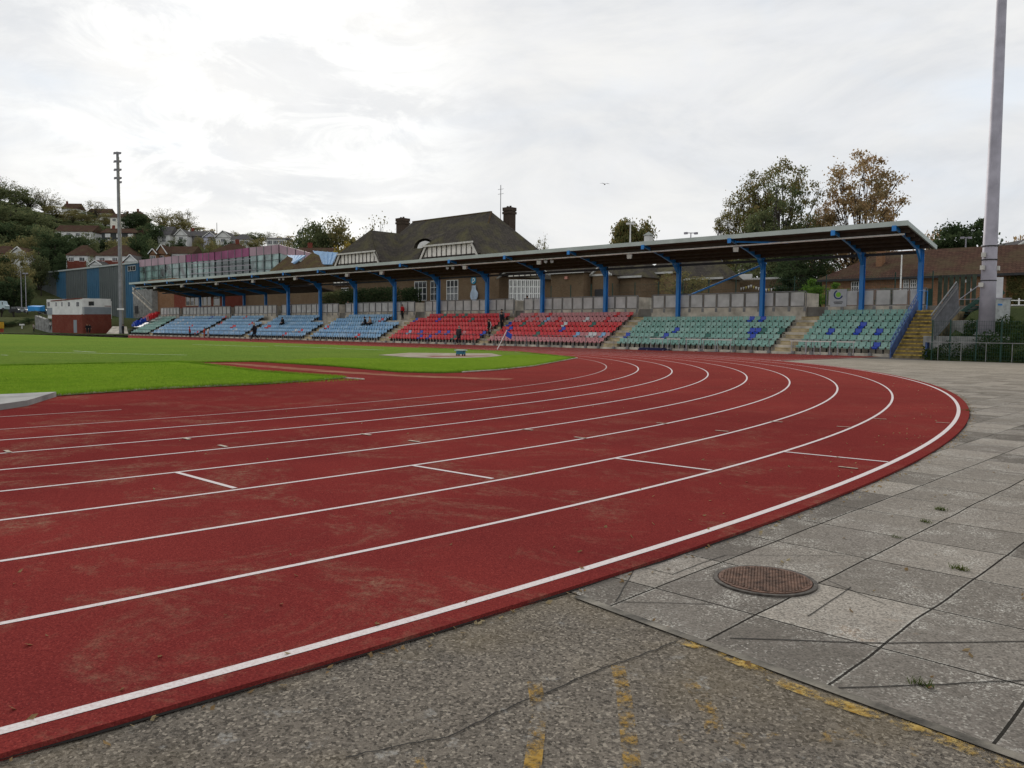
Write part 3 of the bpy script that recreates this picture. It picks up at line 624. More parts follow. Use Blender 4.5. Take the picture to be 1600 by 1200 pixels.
# palisade screen climbing the bank
t=thing('palisade_fence','grey vertical-bar palisade screen climbing the bank right of the yellow steps','fence',(32.3,45,0))
m=MB()
A0,A1=onX(1456,496,32.35),onX(1496,443,33.0); B0,B1=onX(1460,531,32.35),onX(1498,487,33.0)
for k in range(34):
    u=k/33; a=A0.lerp(A1,u); b=B0.lerp(B1,u); m.bar(b,a,.055,.03)
m.build('pales',mat('pale_grey',(.24,.25,.27),.55,.12,3.,metal=.3),t)
m=MB(); m.bar(A0+Vector((.03,0,-.2)),A1+Vector((.03,0,-.2)),.05,.05); m.bar(B0+Vector((.03,0,.25)),B1+Vector((.03,0,.25)),.05,.05); m.bar(A0+Vector((-.05,0,.1)),A1+Vector((-.05,0,.1)),.07,.05); m.build('rails',rail_g,t)
# ------------------------------------------------------------------ terrain behind the stand and the hill
terr_m=grassmat('bank_grass',(.085,.105,.045),(.06,.075,.035),(.10,.10,.05),.6)
pave_t=mat('terrace_paving',(.20,.19,.17),.9,.2,1.)
struct(sheet([(-92,53.25),(29.6,53.25),(34,55),(90,55),(90,100),(-92,100)],ZT-.02,'terrace',pave_t,th=3.2))
HP=[(-400,66),(-200,66),(0,66),(60,60),(120,56),(200,52),(260,51),(300,47),(350,43),(450,42),(600,40),(800,34),(1200,26),(1900,22)]
def hp(px):
    for (a,x),(b,y) in zip(HP,HP[1:]):
        if a<=px<=b: return x+(y-x)*(px-a)/(b-a)
    return HP[0][1] if px<HP[0][0] else HP[-1][1]
def terz(px,D):
    p=atD(px,D)
    D0=163 if px<128 else 163-(px-128)*.12
    z=0.
    if px<215 or p.y>53.5:
        z=3.1*min(1,max(0,(D-D0)/13)) if px<215 else 3.
        if D>195: t=(D-195)/235; t=min(1,t); z=3.1+(hp(px)-3.1)*(t*.75+.25*t*t*(3-2*t))
        if D>430: z=hp(px)
    else: z=-.5
    if p.x>-90 and z>0 and D<175: z=min(z,2.9)
    return z
mb=MB(); PXS=[-400+20*i for i in range(116)]; DS=[70,90,110,130,145,155,160,163,166,170,174,178,184,190,196,205,215,225,235,250,265,280,300,320,340,360,380,400,415,430,460,520,700,1200]
for px in PXS:
    for D in DS:
        p=atD(px,D,terz(px,D)); mb.v.append(tuple(p))
nD=len(DS)
for i in range(len(PXS)-1):
    for j in range(nD-1):
        q=[mb.v[i*nD+j],mb.v[(i+1)*nD+j],mb.v[(i+1)*nD+j+1],mb.v[i*nD+j+1]]
        if min(a[2] for a in q)<-.4: continue
        mb.f.append((i*nD+j,(i+1)*nD+j,(i+1)*nD+j+1,i*nD+j+1)); mb.mi.append(0)
hill=struct(mb.build('hillside',terr_m,smooth=True))
# right-hand bank
mb=MB(); ys=[43.45,44.2,45.3,47,49.5,52,55.2]; zs=[-.02,.18,.5,1.0,1.9,2.8,3.25]; xsb=[32.4,34,36,38,42,50,60,75]
for i,(a,b) in enumerate(zip(xsb,xsb[1:])):
    for (y0,z0),(y1,z1) in zip(zip(ys,zs),zip(ys[1:],zs[1:])): mb.face([(a,y0,z0),(b,y0,z0),(b,y1,z1),(a,y1,z1)])
struct(mb.build('bank',terr_m))
# concrete blocks, cabinet, mast, green stair
def blockat(px0,px1,py0,py1,D,depth,label):
    a,b=atD(px0,D),atD(px1,D); z0,z1=zat((px0+px1)/2,py1,D),zat((px0+px1)/2,py0,D); d=FW*depth
    m=MB(); m.prism([a,b,b+d,a+d],z0-.25,z1); o=m.build('concrete_block',concrete_d)
    bv=o.modifiers.new('bevel','BEVEL'); bv.width=.04; bv.segments=2
    tag(o,label,'concrete block')
blockat(1488,1579,526,556,45.2,3.2,'large rough concrete foundation block under the tall right-hand mast')
blockat(1506,1593,501,527,48.6,1.6,'upper concrete block behind the foot of the tall right-hand mast')
blockat(1564,1612,551,562,44.8,1.2,'low concrete block at the right edge behind the green fence')
mp_=atD(1541,46.3); base=zat(1541,524,46.3)
t=thing('lighting_mast','huge grey tapering steel lighting mast on a concrete block at the right','lighting mast',(mp_.x,mp_.y,base))
m=MB(); m.tube([mp_+Vector((0,0,base)),mp_+Vector((0,0,base+3.6)),mp_+Vector((0,0,base+3.62)),mp_+Vector((0,0,26))],[.42,.385,.375,.20],24); m.build('mast_shaft',galv,t,smooth=True)
m=MB(); m.tube([mp_+Vector((0,0,base+.0)),mp_+Vector((0,0,base+.07))],.62,20); 
for k in range(12): a=k*math.pi/6; m.tube([mp_+Vector((.53*math.cos(a),.53*math.sin(a),base+.05)),mp_+Vector((.53*math.cos(a),.53*math.sin(a),base+.18))],.03,6)
m.build('base_flange',rail_g,t)
for zz in (3.0,4.15,4.9):
    m=MB(); m.tube([mp_+Vector((0,0,base+zz)),mp_+Vector((0,0,base+zz+.06))],.405,20); m.build('clamp_band',dark,t)
for (px,py,sx) in ((1534,398,1),(1533,418,1),(1556,419,-1),(1532,445,1)):
    a=atD(px,46.1); z=zat(px,py,46.1); m=MB(); m.bar((a.x-.07,a.y,z-.12),(a.x-.07,a.y,z+.12),.22,.2); m.bar((a.x,a.y,z),(mp_.x,mp_.y,z),.04,.04); m.build('junction_box',boxm,t)
t=None
a=atD(1552,48.2); z0,z1=zat(1565,503,48.2),zat(1565,467,48.2); b=atD(1577,48.2)
t=thing('electrical_cabinet','pale grey metal cabinet with a small blue sticker, right of the mast foot','cabinet',(a.x,a.y,z0))
m=MB(); d=FW*.5; m.prism([a,b,b+d,a+d],z0,z1); m.build('body',mat('cabinet_grey',(.40,.42,.41),.6,.14,5.),t)
m=MB(); g=RT*.04; m.prism([a-g-FW*.04,b+g-FW*.04,b+g+d,a-g+d],z1,z1+.06); m.build('lid',galv,t)
m=MB(); u=(b-a).normalized(); m.prism([a+u*.2-FW*.01,a+u*.45-FW*.01,a+u*.45-FW*.002,a+u*.2-FW*.002],z1-.38,z1-.28); m.build('sticker',bluep,t)
a=atD(1553,49.2); m=MB(); m.prism([a,a+RT*.42,a+RT*.42+FW*.3,a+FW*.3],zat(1556,468,49.2)-.3,zat(1556,433,49.2)); tag(m.build('white_post',mat('white_box',(.6,.6,.62),.5,.05)),'tall white box post standing behind the grey cabinet','post')
# green weldmesh fence
t=thing('mesh_fence','dark green mesh fence with tall posts and a low rail, beside the right edge','fence',(33,43.3,0))
def fx(px): return onY(px,540,43.35).x
FXS=[fx(p) for p in (1456,1484,1525,1564,1612)]
for x in FXS: m=MB(); m.box(x-.03,x+.03,43.33,43.39,0,2.2); m.build('post',green_m,t)
m=MB(); x=FXS[0]
while x<38.2: m.box(x-.004,x+.004,43.30,43.31,.05,2.15); x+=.11
z=.1
while z<2.15: m.box(FXS[0],38.2,43.31,43.318,z-.004,z+.004); z+=.2
m.build('mesh_panel',green_m,t)
m=MB(); m.tube([(FXS[0]-.2,43.2,.98),(38.5,43.2,.98)],.022,6); m.build('low_rail',rail_g,t)
for px in (1466,1502,1541,1582): x=onY(px,540,43.2).x; m=MB(); m.tube([(x,43.2,0),(x,43.2,.98)],.02,6); m.build('rail_post',rail_g,t)
# green metal stair and railings in front of the brick range
t=thing('metal_stair','dark green metal stair climbing right behind the large mast','stair',(*atD(1500,52).xy,3.))
a,b=atD(1492,53),atD(1545,53); za,zb=zat(1492,495,53),zat(1545,455,53)
m=MB(); m.bar((a.x,a.y,za),(b.x,b.y,zb),.08,.28); m.bar((a.x+.6,a.y+.6,za),(b.x+.6,b.y+.6,zb),.08,.28); m.build('stringers',green_m,t)
m=MB()
for k in range(11): u=k/10; q=a.lerp(b,u); z=za+(zb-za)*u; m.box(q.x-.05,q.x+.5,q.y,q.y+.6,z-.02,z+.03)
m.build('treads',green_m,t)
m=MB(); m.tube([(a.x,a.y,za+.95),(b.x,b.y,zb+.95)],.025,6); m.tube([(a.x-.4,a.y,za+1.1),(a.x+1.6,a.y,za+1.1)],.025,6)
m.build('handrail',galv,t)
m=MB(); m.prism([atD(1501,54),atD(1530,54),atD(1530,56),atD(1501,56)],3.2,3.95); tag(m.build('parked_car',mat('car_black',(.02,.02,.022),.3,.05)),'black shape of a parked vehicle glimpsed under the green stair','vehicle') if False else None
t=thing('post_and_rail','white post and rail fence at the far right below the ivy','fence',(*atD(1590,60).xy,3.))
m=MB(); a,b=atD(1578,60),atD(1640,60); z=zat(1590,477,60); m.bar((a.x,a.y,z),(b.x,b.y,z),.05,.09); m.bar((a.x,a.y,z+.35),(b.x,b.y,z+.35),.04,.06); m.build('rails',whitep,t)
for px in (1590,1603): a=atD(px,60); m=MB(); m.bar((a.x,a.y,z-.5),(a.x,a.y,z+.5),.09,.09,(0,1,0)); m.build('post',whitep,t)
# lamp posts at the head of the steps (grey wooden gate)
t=thing('green_gate','tall dark green gate and boards at the head of the yellow steps','gate',(*atD(1450,55).xy,3.2))
m=MB(); a,b=onY(1446,470,53.6),onY(1457,470,53.6); m.box(a.x,b.x,53.55,53.63,ZT-.3,zat(1451,451,a.dot(FW)-CAM.dot(FW))); m.build('gate_leaf',green_m,t)
m=MB(); 
for k in range(7): xx=b.x+.12+k*.34; m.box(xx,xx+.24,54.2,54.26,ZT,ZT+2.0-.04*(k%2))
m.build('boards',mat('dark_board',(.055,.07,.05),.9,.2,3.),t)
# ------------------------------------------------------------------ buildings
def win(t,P,n,w,h,nx=2,ny=2,name='window',frm=None,fw=.06,dep=.06):
    """window on a wall point P (lower left), n = outward normal in plan, w x h"""
    n=Vector(n).normalized(); u=Vector((-n.y,n.x,0)); P=Vector(P); m=MB()
    def bx(u0,u1,z0,z1,d0,d1):
        q=[P+u*u0+n*d0,P+u*u1+n*d0,P+u*u1+n*d1,P+u*u0+n*d1]; m.hexa([(a.x,a.y,P.z+z0) for a in q],[(a.x,a.y,P.z+z1) for a in q])
    for k in range(nx+1): c_=(w-fw)*k/nx; bx(c_,c_+fw,0,h,.004,dep)
    for k in range(ny+1): c_=(h-fw)*k/ny; bx(.001,w-.001,c_,c_+fw,.003,dep-.004)
    f=m.build(name,frm or whitep,t); m=MB(); bx(.01,w-.01,.01,h-.01,-.02,.02)
    m.build('pane',glassd,f) if True else None
    return f
def boxwin(t,px0,px1,py0,py1,Y,nx=2,ny=2,frm=None,fw=.06):
    a,b=onY(px0,py1,Y),onY(px1,py1,Y); c_=onY(px0,py0,Y); return win(t,(a.x,Y,a.z),(0,-1,0),b.x-a.x,c_.z-a.z,nx,ny,frm=frm,fw=fw)
# half-timbered clubhouse
YC=61.
t=thing('clubhouse','large half timbered clubhouse with a steep mossy tiled roof and two brick chimneys','building',(-28,66,ZT))
xl,xr=onY(548,420,YC).x,onY(905,420,YC+2).x
ze=8.0
m=MB(); m.box(xl,onY(905,432,YC+18.5).x-.8,YC+.02,YC+16,ZT-.3,ze); m.build('wall',brick_b,t)
A=onY(645,346,YC+9); B=onY(768,332,YC+9); zr=(A.z+B.z)/2
m=MB(); th=.0
xl2,xr2=xl-1.2,onY(905,432,YC+18.5).x
f0,f1=(xl2,YC-.5,ze-.2),(xr2,YC-.5,ze-.2); b0,b1=(xl2,YC+18.5,ze-.2),(xr2,YC+18.5,ze-.2)
m.face([f0,f1,(B.x,B.y,zr),(A.x,A.y,zr)]); m.face([f1,b1,(B.x,B.y,zr)]); m.face([b1,b0,(A.x,A.y,zr),(B.x,B.y,zr)]); m.face([b0,f0,(A.x,A.y,zr)]); m.face([f0,b0,b1,f1])
r_=m.build('roof',tile_d,t)
m=MB(); m.bar((A.x,A.y,zr+.02),(B.x,B.y,zr+.02),.22,.16); m.bar((B.x,B.y,zr),f1,.18,.14); m.build('ridge_tiles',tile_p,r_)
def chimney(px0,px1,pyt,pyb,Y,par=None):
    a,b=onY(px0,pyb,Y),onY(px1,pyb,Y); zt_=onY((px0+px1)/2,pyt,Y).z; w=b.x-a.x; m=MB(); m.box(a.x+.08,b.x-.08,Y,Y+w-.1,a.z-3,zt_-.5); m.box(a.x-.02,b.x+.02,Y-.1,Y+w,zt_-.9,zt_-.62); m.box(a.x,b.x,Y-.08,Y+w-.02,zt_-.5,zt_-.06)
    for k in range(2): m.tube([(a.x+w*(.3+.4*k),Y+w*.4,zt_-.06),(a.x+w*(.3+.4*k),Y+w*.4,zt_+.15)],.14,8)
    m.build('chimney',brick_k if par is None else par,t)
chimney(618.5,628.5,340,362,YC+9.5); chimney(785.5,796.5,323,350,YC+11)
m=MB(); a=onY(782,350,YC+10.5); m.tube([(a.x,a.y,a.z-1),(a.x,a.y,onY(782,289,YC+10.5).z)],.05,5)
for zz in (.3,.9): m.bar((a.x-.5,a.y,onY(782,292,YC+10.5).z-zz),(a.x+.5,a.y,onY(782,292,YC+10.5).z-zz),.04,.04)
m.build('aerial',mat('aerial_grey',(.3,.3,.32),.5,.05),t)
def gable(pl,pr_,pyl,pyr,apx,apy,drop,flare,win_rows=True):
    L0,R0=onY(pl,pyl,YC-.6),onY(pr_,pyr,YC-.6); xc=(L0.x+R0.x)/2; z1=(L0.z+R0.z)/2; ap=onX(apx,apy,xc); g=thing
    ap=onX(apx,apy,xc); yr=min(ap.y,YC+9); zr_=ap.z; x0,x1=L0.x,R0.x; yf=YC-.6; wl,wr=x0-flare,x1+flare; zb=z1-drop
    m=MB(); yb=YC+9
    m.face([(x0-.5,yf-.3,z1),(x1+.5,yf-.3,z1),(xc,yr,zr_)])
    m.face([(x1+.5,yf-.3,z1),(wr+.6,yf-.3,zb),(wr+1.9,yb,zb),(xc,yb,zr_),(xc,yr,zr_)]); m.face([(xc,yr,zr_),(xc,yb,zr_),(wl-1.9,yb,zb),(wl-.6,yf-.3,zb),(x0-.5,yf-.3,z1)])
    rr=m.build('gable_roof',tile_d,t)
    m=MB(); m.hexa([(wl,yf,zb),(wr,yf,zb),(wr,yf+.3,zb),(wl,yf+.3,zb)],[(x0,yf,z1-.05),(x1,yf,z1-.05),(x1,yf+.3,z1-.05),(x0,yf+.3,z1-.05)])
    gw=m.build('gable_wall',cream,t)
    m=MB(); n=9
    for k in range(n+1):
        u=k/n; xa=x0+(x1-x0)*u; m.bar((xa,yf-.03,zb+.02),(xa,yf-.03,z1-.06),.05,.13,(0,1,0))
    m.box(wl+.1,wr-.1,yf-.07,yf-.01,z1-drop*.52,z1-drop*.52+.18); m.box(wl+.5,wr-.5,yf-.07,yf-.01,z1-drop*.75,z1-drop*.75+.14); m.build('timbers',timber,t)
    m=MB(); m.bar((x0-.55,yf-.34,z1),(x1+.55,yf-.34,z1),.12,.2); m.bar((x0-.1,yf-.2,z1-.05),(wl-.5,yf-.2,zb-.1),.28,.12,(0,1,0)); m.bar((x1+.1,yf-.2,z1-.05),(wr+.5,yf-.2,zb-.1),.28,.12,(0,1,0)); m.build('bargeboards',mat('white_trim',(.62,.60,.54),.6,.12,3.),t)
    m=MB(); m.bar((x0+1.2,yf-.02,z1-drop*.66),(x1-1.2,yf-.02,z1-drop*.66),.06,drop*.22); m.build('window',glassd,t)
gable(533,585,397,393.5,578.6,359.6,2.8,1.6); gable(668,737,383.5,380,727,344,2.8,1.6)
# eyebrow dormer
a=onY(663,386,YC+1.2); m=MB(); c0=[(a.x+1.35*math.cos(R(k*15)),a.z-.1+.85*math.sin(R(k*15))) for k in range(13)]
m.hexa([(x,a.y,z) for x,z in c0],[(x,a.y+.3,z) for x,z in c0]); m.build('eyebrow_window',whitep,t)
m=MB(); c1=[(a.x+1.9*math.cos(R(k*15)),a.z-.1+1.15*math.sin(R(k*15))) for k in range(13)]
for k in range(12): m.face([(c1[k][0],a.y-.1,c1[k][1]),(c1[k+1][0],a.y-.1,c1[k+1][1]),(a.x-(.0 if k<6 else .0)+ (c1[k+1][0]-a.x)*.8,a.y+4,c1[k+1][1]+1.2),(a.x+(c1[k][0]-a.x)*.8,a.y+4,c1[k][1]+1.2)])
m.build('eyebrow_roof',tile_d,t)
# ground floor seen under the stand roof
m=MB(); a,b=onY(690,430,YC-.7),onY(773,430,YC-.7); m.box(a.x,b.x,YC-1.4,YC+.0,ZT-.2,7.7); m.build('bay_wall',brick_b,t)
m=MB(); m.box(onY(642,430,YC-1.5).x,b.x+.3,YC-1.75,YC-1.4,7.62,7.85); m.build('gutter',mat('gutter_grey',(.30,.30,.28),.6,.1),t)
boxwin(t,648,667,440,470,YC-.0,3,3); boxwin(t,673,690,439,470,YC,3,3); boxwin(t,698,716,438,470,YC-1.42,3,3); boxwin(t,767,774,440,467,YC-.0,2,3)
for k in range(8): boxwin(t,795.5+6.4*k,801.6+6.4*k,437,470,YC-.02,2,3,fw=.10)
m=MB(); a,b=onY(794,434,YC-.1),onY(848,434,YC-.1); zt_=onY(820,426,YC-.1).z; m.box(a.x,b.x,YC-.12,YC-.01,a.z,zt_); m.build('timber_band',timber,t)
m=MB()
for k in range(6): x=a.x+(b.x-a.x)*(k+.12)/6; m.box(x,x+(b.x-a.x)*.13,YC-.16,YC-.125,a.z+.12,zt_-.1)
m.build('white_panels',cream,t)
m=MB(); m.bar((a.x-.2,YC-.3,zt_+.15),(b.x+.2,YC-.3,zt_+.15),.2,.16); m.bar((a.x-.2,YC-.3,zt_+.15),(a.x-1.6,YC-.3,zt_-.55),.2,.16); m.bar((b.x+.2,YC-.3,zt_+.15),(b.x+1.2,YC-.3,zt_-.4),.2,.16); m.build('bargeboards',mat('gutter_grey',(.3,.3,.28)),t)
# blue ring sign and pale blue board
def disc(t,name,cx,cz,Y,r0,r1,m_,d=.04):
    m=MB()
    for k in range(24):
        a,b=R(k*15),R(k*15+15)
        q=[(r0,a),(r1,a),(r1,b),(r0,b)] if r0>0 else [(0,a),(r1,a),(r1,b)]
        m.hexa([(cx+rr*math.cos(v),Y-d,cz+rr*math.sin(v)) for rr,v in q],[(cx+rr*math.cos(v),Y,cz+rr*math.sin(v)) for rr,v in q])
    o=m.build(name,m_,t); return o
p=onY(740,438,YC-1.45); t2=thing('round_sign','round turquoise sign with a white letter shape high on the brown brick wall','sign',(p.x,p.y,p.z))
disc(t2,'disc',p.x,p.z,p.y,0,.42,mat('sign_turquoise',(.02,.22,.36),.4,.05)); disc(t2,'white_ring',p.x+.05,p.z+.05,p.y-.045,.12,.21,whitep,.015)
m=MB(); m.box(p.x-.16,p.x-.08,p.y-.06,p.y-.045,p.z-.3,p.z+.1); m.build('white_stem',whitep,t2)
p=onY(741,470,YC-1.6); q=onY(741,446,YC-1.6); s_=(q.z-p.z); m=MB()
pr=[(-.35,1),(.25,1),(.3,.72),(.62,.5),(.6,.25),(.3,0),(-.35,0),(-.62,.25),(-.6,.5),(-.38,.72)]
m.hexa([(p.x+a*1.,p.y-.06,p.z+b*s_) for a,b in pr][::-1],[(p.x+a,p.y,p.z+b*s_) for a,b in pr][::-1]); 
o=tag(m.build('shield_board',mat('pale_blue_board',(.38,.47,.58),.5,.12,2.)),'large pale blue shield-shaped board on the clubhouse wall below the round sign','board')
# lower brick ranges right of the clubhouse
t=thing('brick_annexe','low brown brick annexe with white gutters, right of the clubhouse','building',(-5,66,ZT))
def rng_block(px0,px1,pyt,Y,dep,wm_,zr_add,rm,gut=True,name='wall'):
    a,b=onY(px0,pyt,Y),onY(px1,pyt,Y); z=(a.z+b.z)/2
    m=MB(); m.box(a.x,b.x,Y,Y+dep,ZT-.2,z); m.build(name,wm_,t)
    if zr_add:
        m=MB(); x0,x1=a.x-.3,b.x+.3; h=dep/2; i=min(h,(x1-x0)/2-.1)
        c=[(x0,Y-.35,z+.01),(x1,Y-.35,z+.01),(x1,Y+dep+.3,z+.01),(x0,Y+dep+.3,z+.01)]; r0,r1=(x0+i,Y+h,z+zr_add),(x1-i,Y+h,z+zr_add)
        m.face([c[0],c[1],r1,r0]); m.face([c[1],c[2],r1]); m.face([c[2],c[3],r0,r1]); m.face([c[3],c[0],r0]); m.face(c[::-1]); m.build('roof',rm,t)
    if gut: m=MB(); m.box(a.x-.35,b.x+.35,Y-.48,Y-.36,z-.05,z+.14); m.build('gutter',mat('gutter_white',(.5,.5,.48),.6,.1),t)
    return a,b,z
rng_block(861,912,427,61.6,6,brick_b,2.2,tile_d); rng_block(912,955,431,63,7,brick_b,2.6,tile_d); rng_block(955,1001,434,64.5,7,brick_b,1.9,tile_d)
m=MB(); a,b=onY(926,430,62.6),onY(952,430,62.6); z=a.z; zc=onY(939,417,62.6).z; m.hexa([(a.x,62.6,ZT),(b.x,62.6,ZT),(b.x,63.2,ZT),(a.x,63.2,ZT)],[(a.x,62.6,z),(b.x,62.6,z),(b.x,63.2,z),(a.x,63.2,z)]); m.hexa([(a.x,62.6,z),(b.x,62.6,z),((a.x+b.x)/2,62.6,zc)],[(a.x,63.2,z),(b.x,63.2,z),((a.x+b.x)/2,63.2,zc)]); m.build('gable_wall',brick_b,t)
m=MB(); mid=((a.x+b.x)/2,62.45,zc+.1); m.bar((a.x-.2,62.45,z),mid,.2,.14); m.bar((b.x+.2,62.45,z),mid,.2,.14); m.build('bargeboards',mat('gutter_white',(.5,.5,.48)),t)
m=MB(); a,b=onY(929,466,62.5),onY(943,466,62.5); m.box(a.x,b.x,62.5,62.59,ZT,onY(935,452,62.5).z); m.build('door',dark,t)
m=MB(); a=onY(885,434,61.5); m.box(a.x-.18,a.x+.18,61.4,61.59,a.z-.15,a.z+.15); m.build('alarm_box',mat('alarm',(.55,.25,.2),.5,.05),t)
t=thing('brick_hall','tall orange-brown brick hall behind the bare olive tree, centre right','building',(8,72,ZT))
rng_block(1001,1050,428,68,9,brick_t,2.5,tile_d); rng_block(1050,1128,437,69,3.6,brick_b,2.2,tile_d)
t=thing('flat_roofed_block','low brick block with a flat pale roof edge, hung with bunting','building',(14,76,ZT))
rng_block(1130,1222,437,75,7,brick_r if False else brick_b,0,tile_d,gut=True)
m=MB(); a,b=onY(1152,437,74),onY(1174,437,74); m.box(a.x,b.x,74,74.2,a.z,onY(1160,430,74).z+.1); m.build('name_board',render_w,t)
# bunting
t=thing('bunting','string of small white and yellow pennants across the brick wall behind the green seats','bunting',(12,73.5,5))
m=MB(); a,b=onY(1128,444,73.5),onY(1222,446,73.5); ps=[]
for k in range(25):
    u=k/24; q=a.lerp(b,u); q.z-=.35*abs(math.sin(u*math.pi*2)); ps.append(q)
m.tube(ps,.012,4); m.build('cord',dark,t)
for k in range(1,24,1):
    q=ps[k]; m=MB(); m.hexa([(q.x-.11,73.49,q.z),(q.x+.11,73.49,q.z),(q.x,73.49,q.z-.32)],[(q.x-.11,73.5,q.z),(q.x+.11,73.5,q.z),(q.x,73.5,q.z-.32)]); m.build('pennant',[whitep,mat('pennant_yellow',(.6,.5,.15),.6,.1),whitep][k%3],t)
t=thing('security_fence','thin dark green mesh fence with tall posts on the terrace behind the balustrade','fence',(12,55,ZT))
x=-4.6
while x<29.5:
    m=MB(); m.box(x-.03,x+.03,54.6,54.66,ZT,ZT+2.35); m.build('post',green_m,t); x+=2.42
m=MB(); x=3.
while x<29.3: m.box(x-.003,x+.003,54.57,54.576,ZT,ZT+2.3); x+=.16
for z in (.3,.9,1.5,2.1): m.box(3.,29.3,54.576,54.584,ZT+z,ZT+z+.012)
m.build('mesh_panel',green_m,t)
# long brick range at right
t=thing('brick_range','long low orange brick building under a brown tiled roof at the right','building',(28,75,ZT))
YL=72.; x0=onY(1285,430,YL).x; x1=onY(1760,428,YL).x; zev=onY(1500,428.5,YL).z; zrd=onY(1500,387,YL+5.5).z
m=MB(); m.box(x0,x1,YL,YL+11,ZT-.3,zev); m.build('wall',brick_o,t)
m=MB(); c=[(x0-.4,YL-.6,zev-.1),(x1,YL-.6,zev-.1),(x1,YL+11.6,zev-.1),(x0-.4,YL+11.6,zev-.1)]; r0,r1=(x0+3.5,YL+5.5,zrd),(x1-3,YL+5.5,zrd)
m.face([c[0],c[1],r1,r0]); m.face([c[1],c[2],r1]); m.face([c[2],c[3],r0,r1]); m.face([c[3],c[0],r0]); m.face(c[::-1]); rr=m.build('roof',tile_b,t)
m=MB(); m.box(x0-.4,x1,YL-.72,YL-.6,zev-.28,zev-.08); m.build('gutter',dark,t)
a=onY(1368,424,YL+2); b=onY(1377,424,YL+2); m=MB(); m.box(a.x,b.x,YL+2,YL+2.9,a.z-.5,onY(1372,398,YL+2).z+1.); m.build('chimney',brick_o,rr)
m=MB(); m.box(a.x-.25,b.x+.25,YL+1.75,YL+3.1,a.z-.45,a.z-.1); m.build('chimney_flashing',render_w,rr)
boxwin(t,1411,1420,437,455,YL,3,3); boxwin(t,1422,1432,437,455,YL,3,3); boxwin(t,1330,1342,440,456,YL,3,2)
for (px,py) in ((1510.5,439),(1515.5,453)):
    a=onY(px,py,YL-.1); m=MB(); m.box(a.x-.1,a.x+.1,YL-.15,YL-.003,a.z-.12,a.z+.12); m.box(a.x-.02,a.x+.02,YL-.05,YL-.003,a.z+.12,zev-.3); m.build('wall_lamp',whitep,t)
a=onY(1288+ (1489-1288),430,YL-.05); m=MB(); m.box(a.x-.05,a.x+.05,YL-.12,YL-.003,ZT,zev-.2); m.build('drainpipe',mat('pipe_brown',(.10,.05,.04),.6,.1),t)
# small pieces standing on the terrace
def pole(px,py0,py1,D,r,label,m_=whitep,name='pole',cat='pole',head=None):
    p=atD(px,D); z0=zat(px,py0,D); z1=zat(px,py1,D); t=thing(name,label,cat,(p.x,p.y,z0)); m=MB(); m.tube([(p.x,p.y,z0),(p.x,p.y,z1)],[r,r*.7],8); m.build('post',m_,t)
    if head:
        m=MB(); m.bar((p.x-RT.x*head,p.y-RT.y*head,z1),(p.x+RT.x*head,p.y+RT.y*head,z1),.12,.10); m.build('crossbar',m_,t)
        for sx in (-1,1): m=MB(); q=Vector((p.x,p.y,z1))+RT*head*sx; m.box(q.x-.22,q.x+.22,q.y-.15,q.y+.15,q.z-.18,q.z+.1); m.build('lamp_head',m_,t)
    return t
pole(1404.5,470,396,68,.07,'slim white flagpole in front of the brick range, between the two rightmost blue columns')
pole(982,400,349,120,.13,'white post rising above the stand roof before the round tree',name='white_mast',cat='mast',head=.35)
pole(1076,400,364,115,.10,'short pole with two grey lamp heads above the stand roof',galv,'lamp_pole','lamp post',.7)
pole(1503,400,371,110,.10,'thin lamp post in front of the dark pine tree at right',galv,'lamp_pole','lamp post',.5)
a,b=atD(1006,118),atD(1015,118); z=zat(1010,380,118); z1=zat(1010,368,118)
t=thing('cupola','small white louvred cupola with a pointed cap above the stand roof','cupola',(a.x,a.y,z)); m=MB(); c_=(a+b)/2; m.prism([c_+Vector((x*.45,y*.45,0)) for x,y in ((-1,-1),(1,-1),(1,1),(-1,1))],z-3,z1); m.build('body',render_w,t)
m=MB(); q=[c_+Vector((x*.6,y*.6,0)) for x,y in ((-1,-1),(1,-1),(1,1),(-1,1))]
for k in range(4): a_,b_=q[k],q[(k+1)%4]; m.face([(a_.x,a_.y,z1),(b_.x,b_.y,z1),(c_.x,c_.y,z1+.55)])
m.face([(p.x,p.y,z1) for p in q][::-1]); m.build('cap',mat('lead_cap',(.25,.27,.25),.5,.1),t)
# ---- buildings on the left
t=thing('brick_pavilion','brown brick pavilion with a long window strip under the far end of the stand roof','building',(-68,60,ZT))
YP=59.5; a,b=onY(272,470,YP),onY(352,470,YP); m=MB(); m.box(a.x,b.x,YP,YP+6,ZT-.3,onY(310,452,YP).z); m.build('wall',brick_r,t)
for k in range(6): boxwin(t,291+6.6*k,297.3+6.6*k,463,478,YP,1,1,mat('frame_tan',(.42,.36,.27),.6,.1),.10)
boxwin(t,334,344,463,478,YP,1,1,mat('frame_tan',(.42,.36,.27)),.12)
m=MB(); a2,b2=onY(284,462,YP-1),onY(348,462,YP-1); m.box(a2.x,b2.x,YP-1,YP,onY(315,462,YP-1).z,onY(315,460,YP-1).z+.1); m.build('canopy',dark,t)
t=thing('brick_block','orange-brown brick building behind the far left corner of the stand','building',(-95,60,ZT))
a,b=onY(232,470,61),onY(272,470,61); m=MB(); m.box(a.x,b.x,61,69,ZT-.3,onY(250,436,61).z); m.build('wall',brick_o,t)
t=thing('brick_hall','pale tan brick hall with dark upright slots, glimpsed between blue columns at left','building',(-50,68,ZT))
a,b=onY(372,470,66),onY(485,470,66); m=MB(); m.box(a.x,b.x,66,75,ZT-.3,onY(430,434,66).z); m.build('wall',brick_t,t)
for px in (384,421,440,474): q=onY(px,470,65.95); m=MB(); m.box(q.x-.35,q.x+.35,65.9,65.99,ZT,onY(px,442,66).z); m.build('doorway',dark,t)
